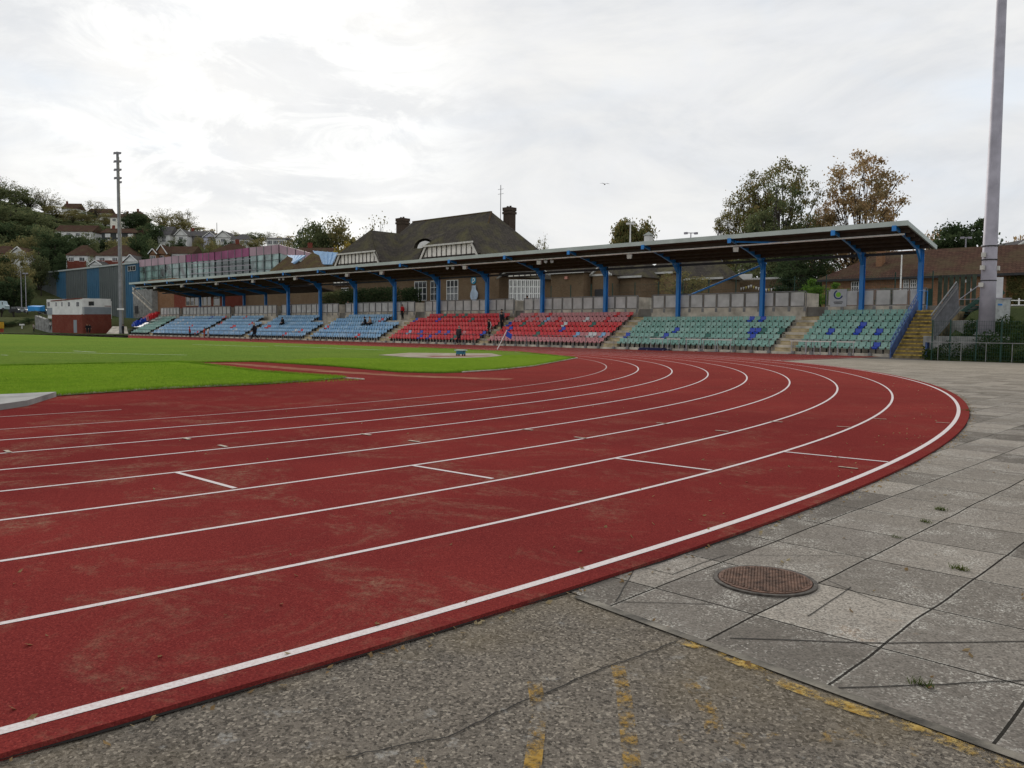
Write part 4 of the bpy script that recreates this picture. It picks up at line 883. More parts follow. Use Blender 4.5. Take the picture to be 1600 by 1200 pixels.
t=thing('stair_tower','grey concrete stair and clutter block between the shed and the far end of the stand','building',(-108,60,ZT))
a,b=onY(208,470,60),onY(238,470,60); m=MB(); m.box(a.x,b.x,60,64,ZT-.3,onY(222,452,60).z); m.build('wall',concrete_d,t)
m=MB(); m.bar((a.x,59.9,ZT+4.6),(b.x,59.9,ZT+1.),.12,.3); m.bar((a.x,59.9,ZT+5.6),(b.x,59.9,ZT+2.),.06,.08); m.build('stair_flight',concrete,t)
m=MB(); m.box(a.x+.8,a.x+2.4,59.93,59.99,ZT+.6,ZT+2.); m.build('opening',dark,t)
t=thing('flat_roof','low building with an orange-brown roof and white rooflights just above the stand roof','building',(-80,60,ZT))
YQ=63; a,b=onY(232,440,YQ),onY(500,420,YQ); zz=onY(300,431,YQ).z; m=MB(); m.box(a.x,b.x,YQ,YQ+9,ZT,9.3); m.build('wall',brick_b,t)
m=MB(); m.hexa([(a.x,YQ-.4,9.3),(b.x,YQ-.4,9.3),(b.x,YQ+9,9.3),(a.x,YQ+9,9.3)],[(a.x,YQ-.4,9.5),(b.x,YQ-.4,9.5),(b.x,YQ+9,11.2),(a.x,YQ+9,11.2)]); m.build('roof',mat('roof_orange_brown',(.20,.085,.055),.8,.2,.5),t)
for px,py in ((314,426),(346,423),(378,420.5)):
    q=onY(px,py,YQ+3); m=MB(); m.ball((q.x,q.y,10.1),1.1,12,(1,1,.35)); m.build('rooflight',render_w,t)
# glass fronted leisure building with pink fascia
t=thing('leisure_centre','glass fronted leisure centre with a pale pink and magenta top band','building',(-130,85,ZT))
YG=73.3; P=[(217,406.5),(290.5,398),(335.5,394),(389.5,387),(436,382),(462,389),(490,396.5)]
Q=[onY(x,y,YG) for x,y in P]
for i,(a,b) in enumerate(zip(Q,Q[1:])):
    hgt=1.55 if i<4 else 1.5
    m=MB(); m.hexa([(a.x,YG,a.z-hgt),(b.x,YG,b.z-hgt),(b.x,YG+.08,b.z-hgt),(a.x,YG+.08,a.z-hgt)],[(a.x,YG,a.z),(b.x,YG,b.z),(b.x,YG+.08,b.z),(a.x,YG+.08,a.z)]); m.build('fascia_band',glassm if i in (1,2) else glassp,t)
    m=MB(); m.hexa([(a.x,YG+.1,ZT),(b.x,YG+.1,ZT),(b.x,YG+.5,ZT),(a.x,YG+.5,ZT)],[(a.x,YG+.1,a.z-hgt-.01),(b.x,YG+.1,b.z-hgt-.01),(b.x,YG+.5,b.z-hgt-.01),(a.x,YG+.5,a.z-hgt-.01)]); m.build('glazing',glassg if i not in (2,) else mat('glass_dark',(.07,.10,.10),.15,.3,.3,spec=.7),t)
    m=MB(); n=max(1,round((b.x-a.x)/(3.4 if i<1 else 2.6)))
    for k in range(n+1):
        u=k/n; x=a.x+(b.x-a.x)*u; m.box(x-.05,x+.05,YG-.08,YG-.002 if False else YG+.08,ZT,a.z+(b.z-a.z)*u)
    for fr in (2.6,4.2,5.8): m.bar((a.x,YG+.03,a.z-fr),(b.x,YG+.03,b.z-fr),.1,.07)
    m.build('mullions',mat('mullion_grey',(.14,.17,.17),.5,.1),t)
m=MB(); m.hexa([(Q[0].x,YG+.52,ZT),(Q[-1].x,YG+.52,ZT),(Q[-1].x,YG+14,ZT),(Q[0].x,YG+14,ZT)],[(Q[0].x,YG+.52,Q[0].z-.6),(Q[-1].x,YG+.52,Q[-1].z-.6),(Q[-1].x,YG+14,Q[-1].z-.6),(Q[0].x,YG+14,Q[0].z-.6)]); m.build('body',grey_cl,t)
m=MB(); a,b=onY(298,412,YG-3),onY(392,404,YG-3)
for dz in (0,-1.1,-2.): m.bar((a.x,YG-3,a.z+dz),(b.x,YG-3,b.z+dz),.12,.12)
m.build('balcony_rail',galv,t)
# grey and blue shed
t=thing('sports_shed','long grey corrugated shed with two vertical blue bands at the foot of the hill','building',(-200,72,ZT))
YS=73.; zt0=onY(57,428,YS).z; zt1=onY(215,411,YS).z; bands=[(57,88,0),(88,103,1),(103,136,0),(136,155,1),(155,196,0),(196,216,1)]
for (p0,p1,k) in bands:
    a,b=onY(p0,440,YS),onY(p1,440,YS); m=MB(); za=zt0+(zt1-zt0)*(p0-57)/158; zb=zt0+(zt1-zt0)*(p1-57)/158
    m.hexa([(a.x,YS,2.5),(b.x,YS,2.5),(b.x,YS+16,2.5),(a.x,YS+16,2.5)],[(a.x,YS,za),(b.x,YS,zb),(b.x,YS+16,zb),(a.x,YS+16,za)])
    n=int((b.x-a.x)/1.2)
    for j in range(n): x=a.x+(b.x-a.x)*(j+.5)/n; m.box(x-.12,x+.12,YS-.08,YS-.003,2.5,min(za,zb)-.3)
    m.build('cladding',shed_b if k else shed_g,t)
a,b=onY(57,428,YS),onY(216,411,YS); m=MB(); m.bar((a.x-.3,YS-.2,zt0+.1),(b.x,YS-.2,zt1+.1),.3,.35); m.build('eaves',mat('eaves_pale',(.42,.46,.45),.5,.05),t)
boxwin(t,200,212,416,424,YS-.1,3,1)
# little white and red changing block
t=thing('changing_block','two storey block with white upper floor and red brick ground floor beside the track','building',(*atD(129,149).xy,0))
def wallquad(pa,pb,Da,Db,ya,yb,ya2,yb2,mat_,name,off=0.,th=.3):
    a,b=atD(pa,Da),atD(pb,Db); n=Vector((b.y-a.y,-(b.x-a.x),0)).normalized()
    if n.dot(CAM-a)<0: n=-n
    z=[zat(pa,ya2,Da),zat(pb,yb2,Db),zat(pb,yb,Db),zat(pa,ya,Da)]; o=n*off
    m=MB(); m.hexa([Vector((a.x,a.y,z[0]))+o,Vector((b.x,b.y,z[1]))+o,Vector((b.x,b.y,z[1]))+o-n*th,Vector((a.x,a.y,z[0]))+o-n*th],[Vector((a.x,a.y,z[3]))+o,Vector((b.x,b.y,z[2]))+o,Vector((b.x,b.y,z[2]))+o-n*th,Vector((a.x,a.y,z[3]))+o-n*th]); return m.build(name,mat_,t)
DA,DB,DC=158.,149.,156.
aL,aC,aR=atD(74,DA),atD(129.5,DB),atD(174,DC); m=MB(); bk=FW*9
m.prism([aL+FW*.3,aC+FW*.3,aR+FW*.3,atD(173,DC+8),atD(76,DA+8)],2.75,zat(129,468,DB)-.05); m.build('core',render_w,t)
wallquad(74,129.4,DA,DB,468,466.5,491.5,491.5,render_w,'upper_wall'); wallquad(82,129.4,DA-1.2,DB,491.5,491.5,519.5,521.5,brick_r,'lower_wall',.05)
wallquad(129.6,174,DB,DC,466,467,490.5,491,render_w,'upper_wall'); wallquad(129.6,174,DB,DC,479.5,480,491,491,grey_cl,'grey_panel',.06,.05); wallquad(129.6,174,DB,DC,491,491,521.5,520.6,brick_r,'lower_wall',.05)
wallquad(81,129.4,DA-1.2,DB,469.6,465.3,471.,466.9,brick_r,'roof_edge',.1); wallquad(139,157,DB+1.5,DB+4.4,471,471,477.5,477.5,glassd,'window',.08,.05); wallquad(157,174,DB+4.4,DC,477.6,478,478.6,479,brick_r,'red_stripe',.07,.05)
for px in (78,89,98,110,123): Dd=DA+(DB-DA)*(px-74)/55; wallquad(px-2.4 if px in(78,110,123) else px-1.2,px+2.4 if px in(78,110,123) else px+1.2,Dd+.2,Dd-.2,472,472,478.5,478.5,glassd,'window',.07,.05)
wallquad(74.5,83,DA-.1,DA-1.4,481,481,491.4,491.4,grey_cl,'grey_panel',.06,.05); wallquad(116,121,DA-6.9,DA-7.6,500,500,520,520,grey_cl,'door',.1,.05)
# access ramp, steps
t=thing('access_ramp','grey concrete ramp wall with railing descending to the track at far left','ramp',(*atD(90,163).xy,0))
a,b=atD(55,166),atD(122,157); m=MB(); n_=FW*1.6; m.hexa([(a.x,a.y,-.1),(b.x,b.y,-.1),(b.x+n_.x,b.y+n_.y,-.1),(a.x+n_.x,a.y+n_.y,-.1)],[(a.x,a.y,zat(55,493,166)),(b.x,b.y,.25),(b.x+n_.x,b.y+n_.y,.25),(a.x+n_.x,a.y+n_.y,zat(55,493,166))]); m.build('ramp_wall',concrete_d,t)
m=MB(); za=zat(55,493,166); m.tube([(a.x,a.y,za+1.),(b.x,b.y,1.2)],.04,6)
for k in range(12): u=k/11; q=a.lerp(b,u); z=za+(.25-za)*u; m.tube([(q.x,q.y,z),(q.x,q.y,z+1.)],.03,5)
m.build('ramp_railing',dark,t)
# paler ramps either side of the left mast
for (p0,p1,p2,p3,lab) in ((176,186,180,166,'pale concrete ramp slab leaning on the bank left of the tall thin mast'),(194,200,198,192,'narrow pale concrete slab right of the foot of the tall thin mast')):
    a,b=atD(p3 if p0==176 else p0,149),atD(p1 if p0==176 else p1,149); m=MB(); lo=zat(180,521.,149); hi=zat(180,510,149); c_,d_=atD(p0,152),atD(p1+2 if p0==176 else p2,152)
    m.hexa([(a.x,a.y,-.02),(b.x,b.y,-.02),(d_.x,d_.y,-.02),(c_.x,c_.y,-.02)],[(a.x,a.y,.05),(b.x,b.y,.05),(d_.x,d_.y,hi),(c_.x,c_.y,hi)]); tag(m.build('concrete_ramp',concrete),lab,'ramp')
# left mast
ml_=atD(190,150); t=thing('floodlight_mast','tall thin grey floodlight mast with stacked lamps at the far end of the stand','lighting mast',(ml_.x,ml_.y,0))
zt_=zat(188,237,150); m=MB(); m.tube([(ml_.x,ml_.y,0),(ml_.x,ml_.y,14),(ml_.x-.2,ml_.y,zt_)],[.42,.34,.22],12); m.build('mast_shaft',mast_g,t)
m=MB(); 
for sx in (-.15,.15): m.tube([(ml_.x+.55+sx,ml_.y,0),(ml_.x+.35+sx,ml_.y,zt_-1)],.03,4)
for k in range(60): m.box(ml_.x+.42,ml_.x+.72,ml_.y-.02,ml_.y+.02,.5+k*.5,.54+k*.5)
m.build('ladder',mat('ladder_yellowish',(.32,.29,.2),.5,.1),t)
for i,(py,sd) in enumerate(((239.5,0),(252.5,0),(265.5,0),(278.5,0),(285,1))):
    z=zat(188,py,150)
    for sx in ((-1,1) if sd==0 else (1,)):
        q=ml_+RT*(.40*sx)+RT*(-.05); m=MB(); m.hexa([(q.x-.22,q.y-.3,z-.25),(q.x+.22,q.y-.3,z-.25),(q.x+.22,q.y+.15,z-.12),(q.x-.22,q.y+.15,z-.12)],[(q.x-.22,q.y-.25,z+.18),(q.x+.22,q.y-.25,z+.18),(q.x+.22,q.y+.2,z+.22),(q.x-.22,q.y+.2,z+.22)]); m.build('lamp_head',mat('lamp_case',(.25,.24,.27),.5,.1),t)
m=MB(); q=atD(189,149.5); z=zat(189,483,149.5); m.bar((q.x-RT.x*.62,q.y-RT.y*.62,z),(q.x+RT.x*.62,q.y+RT.y*.62,z),.04,.3); m.build('banner',whitep,t)
# blue-roofed conservatory and pyramids
t=thing('tiled_pyramid_roofs','two brown tiled pyramid roofs joined by pale blue metal slopes beside the clubhouse','building',(-60,66,ZT))
YT=64.
for (apx,apy,l,r) in ((449.5,400,405,462),(488,394,440,503)):
    ap=onY(apx,apy,YT+4); a,b=onY(l,417,YT),onY(r,417,YT); zb=9.2; m=MB(); c=[(a.x,YT,zb),(b.x,YT,zb),(b.x,YT+8,zb),(a.x,YT+8,zb)]
    for k in range(4): m.face([c[k],c[(k+1)%4],(ap.x,ap.y,ap.z)])
    m.face(c[::-1]); m.build('tiled_roof',tile_p,t)
    m=MB(); m.box(a.x+.4,b.x-.4,YT+.4,YT+7.6,ZT,zb); m.build('wall',brick_b,t)
for (q) in (((450,400),(478.5,400),(459,413.5),(456,412)),((489.5,393),(528,396),(519,414),(501,414))):
    a,b,c_,d_=[onY(x,y,YT+(5.5 if i<2 else 3)) for i,(x,y) in enumerate(q)]; m=MB(); m.hexa([d_,c_,b,a],[d_+Vector((0,-.05,.12)),c_+Vector((0,-.05,.12)),b+Vector((0,-.05,.12)),a+Vector((0,-.05,.12))])
    for k in range(6): u=k/5; e,f=a.lerp(b,u),d_.lerp(c_,u); m.bar(e+Vector((0,-.05,.16)),f+Vector((0,-.05,.16)),.06,.08)
    m.build('blue_roof',lblue,t)
# terrace awnings and timber front seen between columns at left of centre
t=thing('timbered_veranda','white and black timbered veranda above a hedge, between columns left of centre','building',(-40,62,ZT))
YV=62.
for (p0,p1) in ((521,566),(571,583),(592,611),(628,643)):
    a,b=onY(p0,447,YV),onY(p1,447,YV); z1=onY(p0,433,YV).z; m=MB(); m.box(a.x,b.x,YV,YV+.2,a.z,z1); m.build('upper_panel',cream,t)
    m=MB(); n=max(2,round((b.x-a.x)/.8))
    for k in range(n+1): x=a.x+(b.x-a.x)*k/n; m.box(x-.06,x+.06,YV-.04,YV-.002,a.z,z1)
    m.box(a.x,b.x,YV-.045,YV-.003,a.z+.02,a.z+.16); m.build('timbers',timber,t)
for (p0,p1) in ((534,545),(551,560),(575,582)): boxwin(t,p0,p1,450,458,YV-.05,3,2)
m=MB(); a,b=onY(521,460,YV+.3),onY(645,460,YV+.3); m.box(a.x,b.x,YV+.3,YV+3,ZT,onY(580,434,YV).z); m.build('wall',brick_b,t)
# white chimney block etc in front of hedge : hedge
# ------------------------------------------------------------------ trees
def tree_proto(seed,H,W,tf,ncl,nlf,ls,cr,mats_,shape='round',limb=1.,twigs=0):
    """trunk and crown meshes, base at the origin; tf = bare trunk fraction, crown W wide"""
    rn=random.Random(seed); mb=MB(); tips=[]; ch=H*(1-tf); cz=H*tf+ch*.5
    cl=[]
    while len(cl)<ncl:
        x,y,z=[rn.uniform(-1,1) for _ in range(3)]
        d=math.sqrt(x*x+y*y+z*z)
        if d>1 or d<.25: continue
        if shape=='cone' and math.hypot(x,y)>(1-z)*.55+.08: continue
        if shape=='dome' and z<-.6: continue
        if shape=='spread' and math.hypot(x,y)>.55+.45*(z+1)/1.4: continue
        px=x*W/2*(1+.12*math.sin(seed+5*math.atan2(y,x))); cl.append(Vector((px,y*W/2,cz+z*ch/2)))
    top=Vector((rn.uniform(-.03,.03)*H,rn.uniform(-.03,.03)*H,H*(tf+(1-tf)*.75)))
    r0=.022*H*limb+.03
    mb.tube([(0,0,-.4),(0,0,H*tf*.5),tuple(Vector((0,0,H*tf)).lerp(top,.1)),tuple(top)],[r0*1.25,r0,r0*.85,r0*.18],8)
    for i,c in enumerate(cl):
        if i>=int(22*limb)+twigs: break
        u=rn.uniform(.0,.55); s0=Vector((0,0,H*tf*.85)).lerp(top,u*max(.1,min(1,(c.z-H*tf)/ch)))
        mid=s0.lerp(c,.5)+Vector((rn.uniform(-.04,.04),rn.uniform(-.04,.04),rn.uniform(.0,.06)))*H
        mb.tube([s0,mid,c],[r0*.42,r0*.22,r0*.06],5,cap=False)
        for k in range(3 if twigs else 1):
            e=c+Vector((rn.uniform(-1,1),rn.uniform(-1,1),rn.uniform(-.5,1)))*cr*.8; mb.tube([mid.lerp(c,.6),e],[r0*.13,r0*.03],4,cap=False)
    V=[];Fc=[]
    per=nlf//ncl
    for c in cl:
        rr=cr*rn.uniform(.6,1.25); q=int(per*rn.uniform(.5,1.5))
        for k in range(q):
            p=c+Vector((rn.gauss(0,.55)*rr,rn.gauss(0,.55)*rr,rn.gauss(0,.27)*rr))
            a=Vector((rn.uniform(-1,1),rn.uniform(-1,1),rn.uniform(-.6,.6))).normalized(); b=a.cross(Vector((rn.uniform(-1,1),rn.uniform(-1,1),rn.uniform(-1,1)))).normalized()
            l=ls*rn.uniform(.6,1.3); a*=l*.5; b*=l*.32; i=len(V)
            V+= [tuple(p-a),tuple(p+b),tuple(p+a),tuple(p-b)]; Fc.append((i,i+1,i+2,i+3))
    m=bpy.data.meshes.new('crown'); m.from_pydata(V,[],Fc); m.materials.append(mats_); m.update()
    return mb.mesh('trunk',bark,smooth=True),m,H,W
def plant(pr,name,label,cat,px,D,ytop,wpx,group=None,base=None,rz_=None,ybase=None):
    tm,cm,H,W=pr; z0=(terz(px,D) if base is None else base); p=atD(px,D,z0)
    if ybase is not None: z0=zat(px,ybase,D); p.z=z0
    h=zat(px,ytop,D)-z0; w=wpx/F*D; h=max(h,1.)
    t=thing(name,label,cat,p,random.uniform(0,6.28) if rz_ is None else rz_,group,(w/W,w/W,h/H))
    for nm,me in (('trunk',tm),('crown',cm)):
        o=bpy.data.objects.new(nm,me); COL.objects.link(o); o.parent=t
    return t
Lg=leafmat('leaf_green',(.125,.145,.068),(.08,.105,.05),(.18,.17,.08))
Lo=leafmat('leaf_olive',(.20,.18,.08),(.14,.14,.06),(.25,.19,.08))
Ld=leafmat('leaf_dark',(.055,.08,.038),(.038,.06,.028),(.08,.10,.045))
La=leafmat('leaf_autumn',(.38,.25,.13),(.26,.21,.11),(.44,.28,.15))
Lm=leafmat('leaf_mixed',(.18,.165,.065),(.11,.13,.05),(.33,.21,.09))
Ly=leafmat('leaf_yellow',(.26,.19,.04),(.18,.14,.03),(.30,.24,.06))
Lb=leafmat('leaf_bright',(.10,.19,.03),(.07,.14,.02),(.15,.24,.05))
P_g=[tree_proto(1,12,11,.12,60,3600,.62,1.7,Lg,'dome'),tree_proto(2,12,11,.15,60,3600,.62,1.6,Lg,'round')]
P_o=[tree_proto(3,12,11,.14,55,3000,.6,1.6,Lo,'round'),tree_proto(4,12,12,.12,60,3200,.6,1.6,Lo,'dome')]
P_d=[tree_proto(5,12,10,.06,60,4200,.6,1.6,Ld,'dome'),tree_proto(6,13,8,.06,60,4200,.55,1.4,Ld,'cone')]
P_s=[tree_proto(7,12,11,.18,60,1300,.42,1.5,Lo,'dome',1.,30),tree_proto(8,12,11,.2,60,1100,.42,1.5,Lm,'dome',1.,30)]
P_a=[tree_proto(9,10,8,.12,45,2200,.5,1.3,La,'round'),tree_proto(10,9,8,.1,45,2600,.5,1.3,Ly,'round')]
# hill trees, row by row from the left, crest row first
rows=[
 ('wood left of the crest',[(-30,395,285,70,P_g[0]),(5,395,276,62,P_s[0]),(30,380,290,60,P_g[1]),(50,390,292,46,P_s[0]),(75,395,296,52,P_s[0]),(92,385,322,46,P_o[0])]),
 ('row along the hill crest',[(118,400,330,34,P_o[1]),(152,405,313,44,P_s[1]),(140,390,335,34,P_o[0]),(178,395,334,30,P_o[1]),(212,380,330,40,P_d[0]),(228,385,333,26,P_g[0]),(258,400,325,44,P_s[0]),(290,405,328,44,P_s[1]),(272,385,336,52,P_o[1]),(305,395,352,30,P_o[0]),(325,405,355,28,P_a[1]),(345,408,362,26,P_a[0]),(368,405,362,22,P_o[0]),(400,400,362,40,P_g[1]),(425,400,362,34,P_s[1]),(448,395,368,30,P_a[1])]),
 ('band just below the crest',[(-25,330,320,80,P_g[1]),(20,325,318,80,P_g[0]),(62,320,330,66,P_g[0]),(95,330,352,44,P_d[0]),(70,300,352,44,P_g[1]),(152,330,345,40,P_g[1]),(130,320,355,30,P_o[1]),(240,300,348,48,P_d[0]),(228,310,352,40,P_g[1]),(262,320,370,28,P_d[1]),(292,310,368,34,P_g[0]),(310,320,362,34,P_o[0]),(335,300,370,36,P_o[1]),(360,310,372,40,P_g[0]),(385,300,366,38,P_g[1]),(405,290,372,36,P_o[0])]),
 ('belt among the lower houses',[(-20,250,355,60,P_g[1]),(0,262,345,70,P_d[0]),(30,268,348,60,P_g[0]),(52,270,352,50,P_d[0]),(80,275,358,44,P_g[1]),(20,245,378,36,P_o[0]),(45,240,370,42,P_o[1]),(70,250,352,52,P_g[0]),(90,245,362,56,P_d[0]),(62,235,385,40,P_d[0]),(118,255,366,50,P_d[0]),(138,262,362,34,P_g[1]),(147,240,392,16,P_g[1]),(205,245,378,46,P_o[0]),(222,240,366,44,P_d[0]),(240,262,372,34,P_g[1]),(190,262,372,44,P_o[1]),(228,232,390,26,P_d[1]),(335,250,376,34,P_o[1]),(315,240,383,24,P_g[0])]),
 ('gardens between the houses',[(12,226,398,26,P_o[0]),(50,226,392,30,P_o[1]),(66,226,396,26,P_g[0]),(98,227,394,20,P_d[0]),(146,228,398,16,P_g[1]),(160,292,371,30,P_d[0]),(100,292,366,36,P_g[0]),(126,293,370,26,P_d[0]),(180,292,374,30,P_g[1]),(208,292,368,22,P_o[0]),(120,408,326,20,P_o[0]),(140,400,330,26,P_g[1]),(168,400,334,22,P_o[1]),(272,292,372,20,P_g[0]),(286,290,372,18,P_d[0]),(312,292,370,22,P_o[0]),(335,286,374,24,P_g[1]),(356,286,374,20,P_d[0]),(378,280,376,22,P_o[1]),(300,222,396,20,P_d[0])]),
 ('clump behind the car park',[(-20,205,385,64,P_d[0]),(8,205,410,50,P_o[0]),(28,210,392,46,P_o[1]),(62,262,398,34,P_g[0]),(88,266,404,30,P_o[1]),(22,195,432,44,P_d[0]),(44,200,432,22,P_g[1]),(3,193,440,34,P_d[0])])]
for ri,(rn_,lst) in enumerate(rows):
    lst=sorted(lst,key=lambda q:q[0])
    for i,(px,D,yt,w,pr) in enumerate(lst):
        k={'leaf_green':'green','leaf_olive':'olive green','leaf_dark':'dark green','leaf_autumn':'orange-brown','leaf_mixed':'thin brownish','leaf_yellow':'yellow'}[pr[1].materials[0].name]
        plant(pr,'tree' if ri else 'tree','%s tree, %s from the left in the %s'%(k,ORD[i],rn_),'tree',px,D,yt,w,'trees on the hillside')
# individual trees farther right
P_big=[tree_proto(51,12,13,.05,110,11000,.5,1.7,Lo,'dome'),tree_proto(52,12,12,.05,100,11000,.5,1.7,Lg,'dome')]
plant(P_d[0],'tree','dark bushy tree at the left of the clump behind the blue metal roofs','tree',478,215,352,36,None,6.)
plant(P_big[0],'tree','broad olive tree behind the clubhouse left wing','tree',522,210,345,92,None,6.)
plant(P_big[1],'tree','dense green tree beside the broad olive tree, left of the clubhouse','tree',492,205,350,56,None,6.)
plant(P_a[1],'tree','small golden yellow tree beside the clubhouse left roof slope','tree',536,170,377,34,None,5.)
plant(P_s[0],'tree','thin-leaved tree rising between the clubhouse left gable and its chimney','tree',588,190,341,66,None,5.)
plant(P_s[1],'tree','sparse tree behind the right slope of the clubhouse roof','tree',845,200,368,30,None,5.)
plant(P_o[0],'tree','trees showing just above the roofs left of the yellow tree','tree',455,235,372,40,None,6.)
T1=tree_proto(21,15,11,.12,110,11000,.34,1.1,Lm,'round',1.2,20)
plant(tree_proto(22,11,8.6,.12,170,30000,.42,1.15,Lm,'round',.6,0),'tree','small round autumn tree standing alone above the middle of the stand roof','tree',985,150,336,62,None,ZT)
T2=tree_proto(31,20,19,.10,170,17000,.36,1.35,Lm,'dome',1.2,40)
T2b=tree_proto(32,18,12,.08,110,12000,.36,1.3,Lg,'dome',1.2,20)
T3=tree_proto(33,20,13,.10,170,16000,.36,1.25,La,'dome',.8,40)
T4=tree_proto(34,18,9,.15,90,5000,.34,1.0,Lm,'dome',1.,50)
plant(T2,'tree','broadest tree behind the stand, green below with a thin russet top','tree',1212,118,252,150,None,ZT,1.)
plant(T2b,'tree','dense green tree nested in front of the broadest tree behind the stand','tree',1212,108,282,110,None,ZT)
plant(T3,'tree','tall orange-leaved tree with bare upper twigs, rightmost of the big trees','tree',1338,112,240,124,None,ZT,.4)
plant(T4,'tree','slender thin tree at the left edge of the big tree group','tree',1137,122,308,56,None,ZT)
plant(T3,'tree','low orange tree filling the gap between the two big trees','tree',1282,116,318,64,None,ZT,2.)
plant(T4,'tree','thin twiggy tree leaning left of the broadest tree behind the stand','tree',1168,119,285,60,None,ZT,3.)
T5=tree_proto(35,11,9,.05,90,9000,.34,1.1,Ld,'dome',1.,10)
plant(T5,'tree','dark evergreen under the stand roof line, right of the bunting','tree',1255,84,372,96,None,ZT)
plant(T5,'tree','dark evergreen mass beside the brick range, behind the right green seats','tree',1232,90,398,60,None,ZT,2.)
plant(T2b,'tree','yellowing tree seen behind the diagonal blue brace','tree',1152,92,405,84,None,ZT,2.)
plant(tree_proto(36,11,10,.02,130,17000,.4,1.15,Ld,'dome',1.,0),'pine_tree','dark spreading pine rising behind the brown tiled range at right','tree',1500,122,338,112,None,ZT)
plant(P_a[0],'tree','pale orange tree just right of the stand roof corner','tree',1452,135,343,52,None,ZT)
plant(P_a[0],'tree','pale russet tree at the right edge behind the tall mast','tree',1580,135,354,60,None,ZT,1.)
T6=tree_proto(37,6,7,.25,60,3400,.22,.75,Lo,'dome',.9,30)
plant(T6,'tree','bare olive tree in front of the tall brick hall, behind a blue column','tree',1068,76,424,86,None,ZT)
plant(P_o[0],'tree','small tree by the tan brick hall, between two blue columns at left','tree',498,150,437,44,None,ZT)
B1=tree_proto(41,2.2,2.6,.0,40,3600,.16,.42,Lb,'dome',.7)
plant(B1,'bush','bright green bush behind the balustrade beside the green disc sign','bush',1266,70.5,438,34,None,ZT); plant(B1,'bush','bright green bush behind the balustrade, right of the green disc sign','bush',1303,71.5,444,34,None,ZT,1.)
for i_,(px_,D_,yt_,w_,la_) in enumerate(((8,168,503,30,'dark low bush on the bank at the far left edge'),(30,169,500,26,'dark bush on the bank between the yellow unit and the signpost'),(46,171,497,24,'dark bush at the top left of the grey ramp'),(-12,166,500,30,'dark bush cut by the left edge of the picture'))): plant(B1 if i_==9 else tree_proto(60+i_,2.2,3.,.0,26,1500,.2,.5,Ld,'dome',.7),'bush',la_,'bush',px_,D_,yt_,w_)
B2=tree_proto(42,2.2,2.6,.0,40,3600,.16,.42,Ld,'dome',.7)
plant(B2,'bush','dark ivy bush in front of the brick range, left of the white flagpole','bush',1385,66,448,34,None,ZT)
# hedges
def hedge(px0,px1,py0,Y,dep,label,lm,n=9000,ls=.16):
    a,b=onY(px0,470,Y),onY(px1,470,Y); zt_=onY((px0+px1)/2,py0,Y).z; rn=random.Random(int(px0)); V=[];Fc=[]
    for k in range(n):
        p=Vector((rn.uniform(a.x,b.x),Y+rn.uniform(0,dep),ZT+(zt_-ZT)*rn.random()**.7*(1+.08*math.sin(rn.uniform(0,6))))); u=Vector([rn.uniform(-1,1) for _ in range(3)]).normalized(); v=u.cross(Vector([rn.uniform(-1,1) for _ in range(3)])).normalized()
        l=ls*rn.uniform(.7,1.4); u*=l*.5; v*=l*.35; i=len(V); V+=[tuple(p-u),tuple(p+v),tuple(p+u),tuple(p-v)]; Fc.append((i,i+1,i+2,i+3))
    m=bpy.data.meshes.new('hedge'); m.from_pydata(V,[],Fc); m.materials.append(lm); o=bpy.data.objects.new('hedge',m); COL.objects.link(o); tag(o,label,'hedge'); return o
hedge(528,612,452,57.5,1.5,'long clipped dark hedge on the terrace above the light blue seats',Ld,8000,.2)
hedge(622,644,452,57.5,1.5,'short dark hedge beside the clubhouse windows, right of the gap',Ld,2500,.2)
hedge(498,530,455,58,1.5,'low green shrubbery at the left end of the long dark hedge',Lg,3000,.2)
# ivy and brambles on the right bank: uncountable
rn=random.Random(5); V=[];Fc=[]
def leafs(x0,x1,y0,y1,zf,hh,n,ls):
    for k in range(n):
        x=rn.uniform(x0,x1); y=rn.uniform(y0,y1); f=.5+.5*math.sin(x*2.1)*math.sin(y*1.7+x)
        z=zf(y)+rn.random()**1.3*hh*(.25+f); p=Vector((x,y,z)); u=Vector([rn.uniform(-1,1) for _ in range(3)]).normalized(); v=u.cross(Vector([rn.uniform(-1,1) for _ in range(3)])).normalized(); l=ls*rn.uniform(.6,1.4); u*=l*.5; v*=l*.36; i=len(V)
        V.extend([tuple(p-u),tuple(p+v),tuple(p+u),tuple(p-v)]); Fc.append((i,i+1,i+2,i+3))
bz=lambda y: (y-43.4)*.25
leafs(32.2,45,43.42,45.,bz,.75,9000,.10); leafs(33.2,36.2,44.8,49.5,bz,1.0,7000,.12); leafs(32.6,34.2,45,47.5,bz,.5,2500,.1); leafs(36,46,46,52,bz,.7,6000,.13)
m=bpy.data.meshes.new('brambles'); m.from_pydata(V,[],Fc); m.materials.append(leafmat('leaf_bramble',(.035,.06,.018),(.022,.042,.014),(.08,.10,.03))); o=bpy.data.objects.new('brambles',m); COL.objects.link(o); tag(o,'tangle of brambles and ivy covering the bank behind the green fence','brambles',None,'stuff')
V=[];Fc=[]; a,b=onY(1572,470,YL-.1),onY(1612,470,YL-.1)
for k in range(5000):
    x=rn.uniform(a.x,b.x); z=rn.uniform(ZT,zev-.3); 
    if rn.random()>.35+.65*abs(math.sin(x*1.9)): continue
    p=Vector((x,YL-.12-rn.random()*.15,z)); u=Vector([rn.uniform(-1,1) for _ in range(3)]).normalized(); v=u.cross(Vector([rn.uniform(-1,1) for _ in range(3)])).normalized(); u*=.08; v*=.06; i=len(V); V+=[tuple(p-u),tuple(p+v),tuple(p+u),tuple(p-v)]; Fc.append((i,i+1,i+2,i+3))
